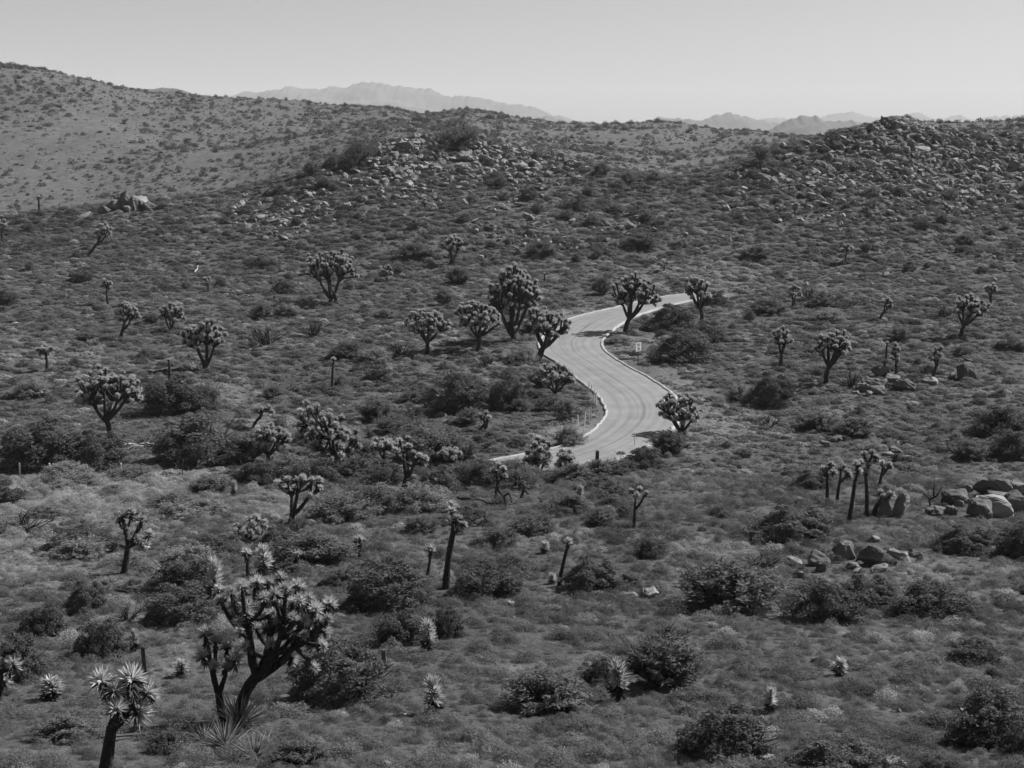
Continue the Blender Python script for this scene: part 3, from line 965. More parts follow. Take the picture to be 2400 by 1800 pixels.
joshua(1303, 924, 80, 108, 26, "low sprawling joshua tree between junipers and the left kerb", tf=0.15, seed=44, ros=0.28)
joshua(1595, 1016, 104, 104, 46, "bushy joshua tree at the outside of the road bend", tf=0.12, seed=45, ros=0.26)
joshua(1264, 1112, 98, 78, 20, "shaggy upright joshua tree in front of the road's near end", tf=0.15, seed=46, ros=0.28, trunks=2)
joshua(1322, 1108, 62, 52, 12, "short shaggy joshua tree right of the upright one by the road", tf=0.1, seed=47, ros=0.27)
joshua(1830, 862, 105, 44, 12, "narrow joshua tree with upright arms right of the speed sign", tf=0.5, seed=48, ros=0.27)
joshua(1938, 899, 138, 94, 32, "tall-trunked joshua tree standing left of the jumbled rocks", tf=0.48, seed=49, lean=0.12, ros=0.28)
joshua(2077, 851, 55, 20, 1, "lone pole joshua behind the jumbled rocks", seed=50, ros=0.28, trunk_r=0.10)
joshua(2097, 878, 84, 30, 8, "lumpy narrow joshua tree directly behind the jumbled rocks", tf=0.25, seed=51, ros=0.24)
joshua(2188, 881, 80, 34, 4, "two-headed joshua tree between the jumbled rocks and the standing boulder", tf=0.5, seed=52, lean=0.15, ros=0.27)
joshua(2061, 751, 58, 38, 6, "small leaning joshua tree on the right slope", tf=0.55, seed=53, lean=0.35, ros=0.29)
joshua(2253, 791, 105, 90, 34, "spreading joshua tree with long bare trunk on the right slope", tf=0.45, seed=54, lean=0.22, ros=0.28)
joshua(2320, 720, 62, 30, 7, "small joshua tree behind the spreading one near the right edge", tf=0.6, seed=55, ros=0.32)
joshua(1983, 617, 50, 30, 5, "mushroom-shaped joshua tree alone below the right rocky hill", tf=0.62, seed=56, ros=0.38)
joshua(1864, 503, 30, 18, 4, "tiny joshua tree at the foot of the right rocky hill", tf=0.5, seed=57, ros=0.40)
joshua(206, 597, 80, 50, 16, "joshua tree leaning strongly right on the upper left slope", tf=0.5, seed=58, lean=0.75, ros=0.36)
joshua(92, 498, 42, 14, 1, "lone joshua pole against the pale hill at upper left", seed=59, ros=0.42, trunk_r=0.18)
joshua(7, 568, 62, 30, 6, "joshua tree at the left edge of the upper slope", tf=0.55, seed=60, ros=0.36)
joshua(1060, 618, 74, 58, 20, "vase-shaped joshua tree on the slope under the middle knoll", tf=0.42, seed=61, ros=0.34, trunks=3)
joshua(775, 712, 136, 152, 66, "wide dense joshua tree on the slope left of the road group", tf=0.38, seed=62, ros=0.34, trunks=2)
joshua(908, 665, 50, 40, 8, "small cup-shaped joshua tree right of the wide dense tree", tf=0.3, seed=63, ros=0.32, trunks=2)
joshua(1276, 662, 26, 12, 1, "tiny pale-topped joshua pole above the road group", seed=64, ros=0.32, trunk_r=0.14)
joshua(995, 490, 28, 16, 3, "tiny forked joshua tree on the middle knoll slope", tf=0.5, seed=65, ros=0.38)
joshua(1555, 640, 34, 26, 5, "small joshua tree above the far end of the road", tf=0.55, seed=66, ros=0.32)
joshua(2072, 880, 40, 18, 1, "shaggy stump joshua in front of the pole tree", seed=167, ros=0.26, trunk_r=0.12)
joshua(580, 1356, 78, 36, 1, "stem with a single burst just above the largest tree's crown", seed=67, ros=0.30, trunk_r=0.08)
joshua(698, 1340, 60, 44, 1, "short joshua with one wide burst at the upper right of the largest tree", seed=68, ros=0.33, trunk_r=0.11)
joshua(1860, 720, 60, 46, 9, "ragged joshua tree in the brush right of the road's far end", tf=0.35, seed=69, ros=0.28)


# young columnar plants: leaves all the way down
def column_mesh(seed):
    r = np.random.default_rng(seed)
    n = 230
    t = r.random(n) ** 0.85
    ph = r.random(n) * 2 * math.pi
    el = -0.35 + 1.45 * t + 0.3 * r.normal(size=n)
    el = np.clip(el, -0.9, 1.5)
    d = np.stack([np.cos(el) * np.cos(ph), np.cos(el) * np.sin(ph), np.sin(el)], 1)
    bend = 0.08 * (r.random() - 0.5)
    b = np.stack([0.04 * np.cos(ph) + bend * t * t, 0.04 * np.sin(ph), 0.10 + 0.66 * t], 1)
    V, T = blades(b, d, 0.26 * (0.75 + 0.45 * r.random(n)), 0.058, r=r)
    mi = np.tile((t < 0.32), 5).astype(int)
    return mesh_np("leaf_column", V, [T], [M_leaf, M_thatch_shade], midx=mi)


COLM = [column_mesh(300 + k) for k in range(4)]
ts = Tubes(); ts.add([(0, 0, -0.06), (0, 0, 0.1), (0, 0, 0.4), (0, 0, 0.78)], [0.055, 0.05, 0.045, 0.03], 8, 0.1)
STEMM = ts.mesh("stem", [M_bark])
YG = "young unbranched joshua plants in the scrub"
for k, (u, v, h, w, lab) in enumerate([
        (1003, 1526, 82, 40, "young columnar joshua plant in front of the dark juniper, centre"),
        (1017, 1670, 104, 46, "dark young joshua plant with two pale tips, bottom centre"),
        (1451, 1640, 108, 54, "brightest young joshua plant beside a dark bush, bottom"),
        (1801, 1672, 72, 34, "curved young joshua plant right of the big round bush"),
        (503, 1404, 105, 42, "tall young joshua column left of the largest tree's crown"),
        (617, 1346, 78, 44, "shaggy young joshua column rising behind the largest tree"),
        (315, 1527, 60, 26, "small dark young joshua column left of the twin tree"),
        (121, 1640, 62, 60, "drooping pale young joshua plant near the left edge"),
        (425, 1586, 46, 38, "small spiky young joshua between the burst tree and twin tree"),
        (1962, 1582, 48, 40, "dark spiky young joshua plant on the open right slope"),
        (1360, 1188, 58, 24, "young joshua spike right of the fallen branches"),
        (454, 1094, 40, 20, "young joshua spike in front of the big left juniper"),
        (548, 1162, 40, 18, "young joshua spike on pale grass left of centre"),
        (1294, 1368, 28, 22, "tiny young joshua at the foot of the leaning pole"),
        (1059, 1200, 30, 30, "small spiky plant above the tall straight joshua tree"),
        (1276, 1296, 34, 24, "faint young joshua spike left of the leaning pole's tuft")]):
    b = hit(u, v); m = mpp(b)
    CLEAR.append((b.x, b.y - 0.3, 0.75))
    o = empty("young_joshua_tree", b, lab, "plant", YG)
    o.rotation_euler = (0.06 * rng.normal(), 0.06 * rng.normal(), rng.random() * 6.28)
    hh = h * m; ww = w * m / 0.52
    o.scale = (ww, ww, hh)
    obj("leaf_column", COLM[k % 4], o); obj("stem", STEMM, o)


# long-leaved yucca clumps at the foot of the largest tree
def yucca_mesh(seed, n=70):
    r = np.random.default_rng(seed)
    z = 0.25 + 0.75 * r.random(n); ph = r.random(n) * 6.283; s = np.sqrt(1 - z * z)
    d = np.stack([s * np.cos(ph), s * np.sin(ph), z], 1)
    V, T = blades(d * 0.03, d, 0.7 + 0.35 * r.random(n), 0.05, droop=0.05, r=r)
    return mesh_np("leaf_clump", V, [T], [M_yuc])


YUC = [yucca_mesh(400 + k) for k in range(3)]
for k, (u, v, h, lab) in enumerate([(528, 1752, 96, "long-bladed yucca clump at the foot of the largest tree"), (598, 1776, 76, "yucca clump right of the one under the largest tree"),
                                    (560, 1700, 95, "dark yucca fan between the two forked trunks"), (480, 1738, 60, "dark yucca clump left of the long-bladed one"), (620, 1745, 50, "small yucca rosette at the right of the largest trunk")]):
    b = hit(u, v); m = mpp(b)
    o = empty("yucca", b, lab, "plant", "yuccas around the largest tree's foot"); o.scale = (h * m,) * 3
    o.rotation_euler = (0, 0, rng.random() * 6)
    obj("leaf_clump", YUC[k % 3], o)
    ts = Tubes(); ts.add([(0, 0, -0.12), (0, 0, 0.03), (0, 0, 0.1)], [0.05, 0.06, 0.03], 7)
    obj("stem", ts.mesh("stem", [M_thatch_shade]), o)


# ------------------------------------------------------------------ shrubs
def shrub_mesh(kind, seed, material):
    """unit shrub, about 1 wide and 1 tall"""
    r = np.random.default_rng(seed)
    P_ = []; D_ = []; S_ = []; F_ = []
    if kind == 'juniper':
        nl = 80
        for i in range(nl):
            d = r.normal(size=3); d[2] = abs(d[2]) * 0.9 - 0.15; d /= np.linalg.norm(d)
            rr = 0.28 + 0.72 * r.random() ** 0.45
            lump = 0.72 + 0.5 * vnoise(d[0] * 2.1 + seed, d[1] * 2.1 + d[2] * 2)
            c = d * rr * np.array([0.44, 0.44, 0.82]) * lump + np.array([0, 0, 0.12])
            lr = 0.06 + 0.07 * r.random()
            n = 170
            q = rand_unit(n, r)
            q[:, 2] = np.abs(q[:, 2]) * 1.1 - 0.45
            F_.append(q + 0.35 * d)
            P_.append(c + q * lr * (0.55 + 0.5 * r.random((n, 1))) * np.array([1, 1, 1.5]))
            dd = q + rand_unit(n, r) * 0.5 + np.array([0, 0, 0.6]); D_.append(dd / np.linalg.norm(dd, axis=1)[:, None])
            S_.append(0.022 + 0.026 * r.random(n))
        asp = 0.7
    elif kind == 'brush':
        nl = 120
        for i in range(nl):
            ph = r.random() * 6.283; tilt = r.random() ** 0.7 * 1.15
            ax = np.array([math.sin(tilt) * math.cos(ph), math.sin(tilt) * math.sin(ph), math.cos(tilt)])
            L = (0.62 + 0.4 * r.random()) * (0.9 + 0.1 * math.cos(tilt))
            n = 75
            t = 0.35 + 0.65 * r.random(n) ** 0.8
            P_.append(ax * (t * L)[:, None] * np.array([0.52, 0.52, 0.95]) + r.normal(size=(n, 3)) * 0.022)
            F_.append(np.tile(ax * np.array([1.2, 1.2, .7]), (n, 1))); dd = ax + rand_unit(n, r) * 0.7; D_.append(dd / np.linalg.norm(dd, axis=1)[:, None])
            S_.append(0.03 + 0.04 * r.random(n))
        asp = 0.4
    else:   # airy
        nl = 90
        for i in range(nl):
            ph = r.random() * 6.283; tilt = r.random() ** 0.6 * 1.3
            ax = np.array([math.sin(tilt) * math.cos(ph), math.sin(tilt) * math.sin(ph), math.cos(tilt)])
            L = 0.7 + 0.35 * r.random(); n = 70
            t = 0.5 + 0.5 * r.random(n)
            P_.append(ax * (t * L)[:, None] * np.array([0.5, 0.5, 0.9]) + r.normal(size=(n, 3)) * 0.03)
            F_.append(np.tile(ax, (n, 1))); dd = ax + rand_unit(n, r) * 1.0; D_.append(dd / np.linalg.norm(dd, axis=1)[:, None])
            S_.append(0.026 + 0.034 * r.random(n))
        asp = 0.5
    V, T = leaves(np.concatenate(P_), np.concatenate(D_), np.concatenate(S_), asp, r, np.concatenate(F_), 0.6 if kind == 'juniper' else 0.9)
    V[:, 2] = np.maximum(V[:, 2], -0.04)
    return mesh_np("foliage", V, [T], [material])


def stem_mesh(seed, n=11, mat_=None, spread=0.42, hgt=0.8, forks=2):
    r = np.random.default_rng(seed)
    tb = Tubes()
    for i in range(n):
        ph = r.random() * 6.283; tl = 0.2 + 0.8 * r.random()
        e = np.array([math.cos(ph) * spread * tl, math.sin(ph) * spread * tl, hgt * (0.55 + 0.45 * r.random()) * (1.1 - 0.4 * tl)])
        c = np.array([e[0] * 0.45, e[1] * 0.45, e[2] * 0.35]) + r.normal(size=3) * 0.06
        pts = bez(np.array([0, 0, -0.05]), c, e, 6) + np.concatenate([np.zeros((1, 3)), r.normal(size=(5, 3)) * 0.015])
        tb.add(pts, np.linspace(0.022, 0.006, 6), 5)
        for f in range(forks):
            q = int(r.integers(2, 5)); st = pts[q]
            e2 = st + (e - st) * (0.5 + 0.5 * r.random()) + r.normal(size=3) * 0.13; e2[2] = max(e2[2], 0.03)
            tb.add(bez(st, (st + e2) / 2 + r.normal(size=3) * 0.04, e2, 5), np.linspace(0.011, 0.004, 5), 4)
    return tb.mesh("stem", [mat_ or M_twig])


JUN = [shrub_mesh('juniper', 500 + k, M_bunch) for k in range(6)]
BRU = [shrub_mesh('brush', 520 + k, M_brush) for k in range(5)]
PAL = [shrub_mesh('airy', 540 + k, M_pale) for k in range(4)]
AIR = [shrub_mesh('airy', 560 + k, M_brush) for k in range(4)]
STE = [stem_mesh(580 + k) for k in range(4)]
DEAD = [stem_mesh(600 + k, 16, M_twig, 0.5, 0.95, 4) for k in range(4)]

SHR_LIST = []


def shrub(kind, u, v, w, h, label, group=None, name=None, foot=0.0):
    b = hit(u, v); m = mpp(b)
    nm = name or {'J': 'juniper_shrub', 'B': 'brush', 'P': 'pale_shrub', 'A': 'desert_shrub', 'D': 'dead_shrub'}[kind]
    o = empty(nm, b, label, "shrub", group)
    # h in the photo includes the visible depth of the footprint
    wk = 1.14 if kind == 'J' else 1.36
    o.scale = (w * m * wk, w * m * wk * 0.85, h * m * 1.0)
    o_rot = rng.normal() * 0.35 + (math.pi if rng.random() < 0.5 else 0)
    o.rotation_euler = (0, 0, o_rot)
    if kind == 'D':
        obj("branches", DEAD[int(rng.integers(0, 4))], o)
    else:
        obj("foliage", {'J': JUN, 'B': BRU, 'P': PAL, 'A': AIR}[kind][int(rng.integers(0, 4))], o)
        obj("stem", STE[int(rng.integers(0, 4))], o)
    SHR_LIST.append((u, v, w, h))
    return o


for a in [
    ('J', 95, 1098, 200, 132, "big dark juniper behind the white posts at the left edge"),
    ('J', 230, 1098, 140, 98, "dark juniper under the broad dense joshua tree"),
    ('J', 8, 1182, 100, 62, "dark juniper cut by the left edge below the white posts"),
    ('J', 405, 966, 150, 98, "dark juniper touching the crown of the broad dense tree"),
    ('A', 480, 960, 80, 75, "grey bush at the right end of the dark juniper near the broad tree"),
    ('J', 470, 1080, 225, 118, "wide dark juniper left of the half-dome joshua tree"),
    ('B', 570, 1085, 110, 75, "brush between the wide juniper and the half-dome joshua tree"),
    ('A', 665, 1125, 120, 70, "grey brush behind the candelabra joshua tree"),
    ('B', 490, 1162, 95, 55, "twiggy brush clump in the pale grass at left"),
    ('J', 1068, 963, 150, 105, "left dark juniper of the pair beside the road bend"),
    ('J', 1190, 957, 95, 100, "right dark juniper of the pair beside the road bend"),
    ('P', 1224, 852, 62, 52, "pale round bush at the foot of the thick-trunked joshua tree"),
    ('A', 1000, 1075, 150, 95, "large grey bush left of the grassy gap by the road"),
    ('B', 1075, 1075, 110, 60, "brush at the left of the road's near end"),
    ('B', 880, 985, 80, 60, "small dark bush above the large grey bush"),
    ('P', 985, 1195, 110, 82, "pale bush at the foot of the Y-shaped joshua tree"),
    ('A', 885, 1200, 130, 80, "grey leafy bush left of the pale one under the Y-shaped tree"),
    ('J', 1122, 1145, 90, 68, "dark bush left of the slim joshua tree"),
    ('B', 830, 1120, 90, 60, "brush at the foot of the dense leaning joshua tree"),
    ('J', 740, 1140, 130, 75, "dark brush mound under the dense leaning joshua tree"),
    ('J', 1505, 1100, 105, 62, "dark bush at the near end of the road"),
    ('B', 1570, 1060, 100, 60, "brush below the bushy joshua tree at the bend"),
    ('P', 1335, 1042, 70, 55, "pale fluffy bush inside the road bend"),
    ('P', 1330, 985, 75, 70, "pale grey bush behind the white stakes"),
    ('B', 1225, 1140, 90, 50, "light brush left of the road's near end"),
    ('B', 1410, 1148, 75, 38, "dark brush on the slope under the wooden stub"),
    ('B', 1190, 1122, 95, 46, "brush hiding the road's near left end"),
    ('A', 1252, 1130, 85, 42, "grey brush in front of the shaggy upright joshua by the road"),
    ('P', 1300, 1122, 70, 34, "pale brush at the foot of the shaggy joshuas by the road"),
    ('B', 1345, 1130, 98, 48, "brush right of the shaggy joshuas in front of the road"),
    ('B', 1398, 1120, 92, 46, "brush around the wooden stub post"),
    ('A', 1448, 1110, 98, 44, "grey brush between the stub post and the dark roadside bush"),
    ('B', 1120, 1108, 90, 36, "brush left of the road's near end beyond the slim joshua"),
    ('B', 845, 1078, 84, 52, "brush between the leaning and the hunched joshua trees"),
    ('J', 905, 1134, 104, 60, "dark brush left of the Y-shaped joshua's foot"),
    ('A', 978, 1032, 110, 60, "grey brush above the Y-shaped joshua tree"),
    ('J', 600, 1132, 120, 60, "dark brush mound left of the candelabra joshua's crown"),
    ('B', 1042, 1042, 84, 50, "brush left of the grassy gap by the road bend"),
    ('A', 925, 1012, 92, 50, "grey brush below the bare branching shrub"),
    ('B', 1270, 905, 70, 46, "dark brush under the low sprawling joshua by the kerb"),
    ('A', 1290, 960, 70, 46, "grey brush left of the white stakes"),
    ('P', 1212, 1100, 70, 34, "pale brush left of the shaggy upright joshua by the road"),
    ('B', 1128, 1106, 92, 36, "low brush over the road's left kerb"),
    ('A', 1176, 1104, 70, 24, "low grey brush on the kerb where the road leaves the view"),
    ('A', 1150, 1134, 110, 64, "grey bush in front of the road's hidden left end"),
    ('B', 1088, 1142, 120, 68, "spiky brush left of the road's hidden left end"),
    ('J', 1030, 1152, 110, 72, "dark juniper between the Y-shaped and the slim joshua trees"),
    ('A', 1215, 1145, 92, 52, "grey brush below the road's near left end"),
    ('J', 1672, 712, 64, 36, "dark shrub closing the far end of the road"),
    ('J', 1580, 770, 118, 64, "dark shrub right of the far road curve"),
    ('J', 1612, 845, 150, 82, "big dark shrub right of the speed sign"),
    ('J', 1660, 800, 80, 55, "dark shrub behind the big one near the sign"),
    ('P', 1450, 806, 56, 26, "pale low bush beside the speed sign"),
    ('J', 1810, 948, 105, 82, "round dark juniper alone right of the road bend"),
    ('P', 1735, 937, 68, 46, "pale bush left of the round dark juniper"),
    ('J', 2340, 1022, 135, 80, "dark spreading shrub on the right slope near the edge"),
    ('J', 2370, 1070, 110, 70, "dark shrub below the spreading one at the right edge"),
    ('B', 2270, 1075, 80, 48, "brush behind the crooked dead stems at right"),
    ('J', 1905, 1150, 100, 52, "dark mound left of the joshua cluster"),
    ('J', 1860, 1262, 195, 80, "wide dark juniper in front of the joshua cluster"),
    ('B', 1920, 1005, 120, 45, "brush ridge on the slope below the jumbled rocks"),
    ('B', 2000, 1020, 110, 50, "brush right of the ridge below the jumbled rocks"),
    ('B', 1715, 1424, 255, 128, "widest dark brush thicket right of centre"),
    ('J', 1930, 1456, 190, 112, "rounded juniper in front of the thicket and flat boulders"),
    ('J', 2030, 1420, 150, 78, "juniper mound directly under the flat boulders"),
    ('J', 2190, 1438, 200, 80, "long low juniper right of the rounded one"),
    ('J', 2260, 1290, 135, 62, "juniper mound below the boulder pile at right"),
    ('J', 2392, 1300, 130, 90, "juniper at the right edge under the boulder pile"),
    ('J', 2282, 1552, 122, 68, "small tufted juniper alone on the lower right slope"),
    ('J', 2330, 1745, 215, 148, "big round juniper in the lower right corner"),
    ('J', 2405, 1770, 110, 100, "juniper cut by the right edge at the bottom"),
    ('J', 1700, 1775, 235, 142, "largest rounded juniper at the bottom right of centre"),
    ('J', 1960, 1818, 225, 82, "low juniper along the bottom edge"),
    ('J', 2200, 1822, 105, 55, "small juniper on the bottom edge right of the low one"),
    ('J', 905, 1428, 210, 122, "tall clumped juniper left of the thin single-burst tree"),
    ('J', 940, 1508, 132, 92, "knobby dark juniper behind the young columnar plant"),
    ('J', 1045, 1490, 90, 80, "dark upright juniper right of the young columnar plant"),
    ('J', 1145, 1396, 170, 88, "spreading juniper right of the tall straight joshua tree"),
    ('J', 1385, 1384, 138, 86, "round juniper beside the leaning pole"),
    ('J', 1525, 1304, 88, 58, "round dark shrub on the slope below the slender joshua"),
    ('J', 795, 1646, 225, 165, "big dark juniper right of the largest joshua tree"),
    ('B', 1280, 1664, 205, 102, "feathery brush left of the brightest young joshua"),
    ('J', 1408, 1598, 85, 64, "black-looking bush behind the brightest young joshua"),
    ('B', 1555, 1608, 195, 138, "dark feathery bush right of the brightest young joshua"),
    ('J', 190, 1292, 175, 62, "dark juniper mound left of the crooked joshua tree"),
    ('J', 435, 1386, 180, 95, "juniper mound left of the tall young column"),
    ('J', 425, 1458, 185, 92, "knobby juniper in front of the upper mound at left"),
    ('J', 490, 1300, 120, 55, "dark low juniper under the low joshua clump"),
    ('J', 240, 1538, 130, 100, "dense juniper above the pale burst tree"),
    ('J', 105, 1485, 115, 78, "dark twiggy juniper near the left edge"),
    ('J', 45, 1590, 130, 115, "dark juniper at the left edge beside the burst heads"),
    ('J', 205, 1435, 95, 82, "juniper between the twiggy one and the knobby one"),
    ('B', 150, 1735, 155, 62, "low dark brush left of the big pale burst trunk"),
    ('B', 395, 1760, 92, 60, "small dark brush between the burst tree and yuccas"),
    ('A', 725, 1322, 185, 95, "grey juniper mass behind the largest joshua tree's crown"),
    ('J', 650, 1290, 90, 60, "dark clump above the largest tree's crown"),
    ('B', 700, 1790, 140, 60, "brush on the bottom edge right of the yuccas"),
    ('A', 800, 1215, 150, 70, "twiggy grey brush right of the candelabra joshua tree"),
    ('J', 354, 757, 38, 28, "little dark shrub beside the low joshua tree"),
    ('J', 668, 685, 55, 34, "dark shrub on the slope left of the wide dense tree"),
    ('J', 190, 660, 56, 34, "dark shrub on the upper left slope"),
    ('J', 15, 714, 60, 40, "dark shrub at the left edge of the upper slope"),
    ('B', 200, 802, 44, 26, "small dark brush on the left slope"),
    ('B', 612, 746, 56, 42, "dark leafy shrub left of the dead fan-shaped bush"),
    ('P', 670, 740, 60, 35, "pale bush under the wide dense tree at left"),
    ('P', 75, 930, 80, 50, "pale bush near the left edge above the big juniper"),
    ('B', 820, 840, 90, 45, "dark brush left of the leftmost roadside joshua"),
    ('P', 880, 845, 80, 40, "grey-white bush below the dead stems left of the road group"),
    ('P', 900, 745, 60, 28, "pale mound above the leftmost roadside joshua"),
    ('B', 2110, 800, 70, 42, "dark brush behind the two-headed joshua tree"),
    ('J', 2255, 838, 50, 32, "dark shrub behind the standing boulder"),
    ('J', 2370, 820, 80, 34, "dark low shrub at the right edge of the slope"),
    ('B', 1930, 720, 70, 42, "dark shrub on the slope above the tall-trunked joshua"),
    ('B', 1800, 735, 90, 42, "shrub left of the ragged joshua tree right of the road"),
    ('P', 1940, 752, 70, 38, "pale mound under the shrubs on the right slope"),
    ('B', 1270, 600, 70, 40, "shrub on the slope above the tallest joshua"),
    ('B', 1410, 690, 50, 45, "dark shrub left of the big joshua at the road curve"),
    ('B', 970, 605, 80, 40, "dark shrub left of the vase-shaped joshua tree"),
    ('B', 1075, 665, 60, 45, "bare-looking shrub under the vase-shaped joshua tree"),
    ('B', 1040, 715, 45, 42, "dark tufted shrub above the leftmost roadside joshua"),
    ('B', 1500, 580, 90, 36, "dark shrub on the slope above the far road end"),
    ('B', 2260, 575, 50, 30, "dark shrub below the right rocky hill near the edge"),
    ('B', 1770, 605, 70, 34, "twiggy shrub on the slope right of the far road end"),
]:
    shrub(*a)

for a in [
    (625, 810, 92, 56, "dead fan-shaped bush with bare twigs left of centre"),
    (733, 790, 72, 52, "bare dead bush under the wide dense joshua tree"),
    (602, 628, 66, 28, "collapsed dead shrub on the upper left slope"),
    (932, 840, 64, 48, "bare dark stems left of the leftmost roadside joshua"),
    (1138, 858, 66, 38, "tangle of bare dead stems under the roadside joshuas"),
    (962, 990, 76, 46, "bare branching shrub above the large grey bush"),
    (1992, 907, 64, 44, "bare black branches beside the jumbled rocks"),
    (2210, 746, 42, 36, "upright bare twigs left of the spreading joshua tree"),
    (1988, 720, 70, 26, "low bare twigs on the right slope"),
    (55, 1242, 118, 52, "bare arching branches in pale grass at the left edge"),
    (296, 1455, 66, 42, "crooked bare branches in front of the knobby juniper"),
    (1800, 1002, 48, 34, "small bare bush right of the road bend"),
    (1562, 1500, 90, 40, "thin bare twigs above the dark feathery bush"),
    (1900, 706, 60, 40, "bare twigs beside the ragged joshua tree"),
    (1510, 1405, 30, 36, "thin dry twig in front of the flat pale rocks"),
    (690, 1260, 90, 60, "bare twigs standing up behind the low joshua clump"),
    (1790, 1330, 120, 40, "dry twig tops on the widest thicket"),
]:
    shrub('D', *a)


# gnarled fallen branches below the road and crooked stems at right
def gnarl(u, v, w, h, label, polys, rad=0.09):
    b = hit(u, v); m = mpp(b)
    o = empty("fallen_branch", b, label, "dead wood")
    r = np.random.default_rng(int(u))
    for poly in polys:
        tb = Tubes()
        p = np.array([((a - u) * m, r.normal() * 0.25, max(0.02, (v - c) * m)) for a, c in poly])
        d = np.arange(len(p)); q = np.linspace(0, len(p) - 1, len(p) * 3)
        pts = np.stack([np.interp(q, d, p[:, k]) for k in range(3)], 1)
        pts[1:-1] = 0.5 * pts[1:-1] + 0.25 * (pts[:-2] + pts[2:]) + r.normal(size=(len(pts) - 2, 3)) * 0.025
        tb.add(pts, np.linspace(rad, rad * 0.35, len(pts)), 6, 0.15)
        obj("branch", tb.mesh("branch", [M_bark]), o)
    return o


gnarl(1180, 1186, 170, 70, "gnarled fallen joshua branches arching over the scrub below the road",
      [[(1072, 1168), (1100, 1167), (1130, 1172), (1148, 1180), (1160, 1178), (1195, 1184), (1212, 1174)], [(1166, 1140), (1180, 1162), (1186, 1184)],
       [(1186, 1184), (1182, 1160), (1194, 1152), (1200, 1175)], [(1222, 1164), (1228, 1145), (1230, 1130), (1214, 1136), (1204, 1122), (1192, 1116)], [(1228, 1148), (1240, 1154)],
       [(1148, 1180), (1130, 1188)], [(1172, 1178), (1184, 1192)]], 0.085)
gnarl(1110, 1232, 90, 40, "dark twisted branches lying right of the tall joshua's tuft", [[(1090, 1214), (1104, 1222), (1120, 1216), (1126, 1206)], [(1112, 1222), (1124, 1230), (1130, 1216)],
      [(1130, 1230), (1144, 1222), (1160, 1228)], [(1136, 1212), (1150, 1230)]], 0.06)
gnarl(1290, 1196, 40, 40, "thin crooked branch standing in the scrub below the road", [[(1282, 1196), (1292, 1186), (1298, 1170), (1296, 1158)], [(1292, 1186), (1304, 1196)], [(1270, 1175), (1262, 1166)]], 0.05)
gnarl(2262, 1076, 70, 50, "crooked dead joshua stems under the dark shrub at right", [[(2264, 1076), (2260, 1060), (2246, 1042)], [(2240, 1062), (2222, 1052), (2220, 1044), (2226, 1034)], [(2264, 1072), (2278, 1066)],
      [(2240, 1072), (2240, 1062)], [(2262, 1066), (2274, 1052)]], 0.09)
gnarl(2180, 1188, 60, 70, "bare dead stems left of the boulder pile", [[(2180, 1190), (2178, 1168), (2164, 1158), (2154, 1148)], [(2178, 1168), (2196, 1158), (2205, 1140)], [(2186, 1160), (2186, 1130)]], 0.06)
gnarl(605, 626, 60, 24, "fallen grey limbs of a dead joshua on the upper left slope", [[(572, 622), (590, 618), (606, 604)], [(606, 604), (620, 618), (634, 622)], [(606, 604), (608, 626)]], 0.13)


def logx(pts, rad, label, material=M_deadw, name="log"):
    W = hits([a for a, b in pts], [b for a, b in pts])
    c = W.mean(0)
    tb = Tubes()
    q = np.linspace(0, len(W) - 1, len(W) * 4)
    pp = np.stack([np.interp(q, np.arange(len(W)), W[:, k]) for k in range(3)], 1) - c
    pp[:, 2] += rad * 0.8 + 0.12 * np.abs(np.sin(q * 2.3))
    pp += rng.normal(size=pp.shape) * rad * 0.25
    tb.add(pp, np.linspace(rad, rad * 0.5, len(pp)) * (0.8 + 0.4 * rng.random(len(pp))), 7, 0.2)
    o = obj(name, tb.mesh(name, [material]), loc=Vector(c))
    return tag(o, label, "log")


logx([(283, 1049), (310, 1046), (340, 1046), (364, 1044)], 0.11, "long bleached log lying between the left junipers")
logx([(300, 1053), (335, 1050)], 0.08, "short bleached log below the long one at left")
logx([(568, 694), (580, 696), (594, 698)], 0.12, "white broken log on the slope left of the wide dense tree")
logx([(25, 763), (40, 760), (60, 760)], 0.11, "bleached log near the left edge of the slope")
logx([(66, 762), (90, 763)], 0.10, "second bleached log right of the one near the left edge")
logx([(456, 640), (462, 634), (464, 626)], 0.12, "white splintered stump above the tiny stub joshua")
logx([(1600, 877), (1615, 874), (1640, 872)], 0.07, "white broken stick on the verge right of the road")
logx([(622, 636), (632, 634)], 0.1, "small white log below the collapsed dead shrub")


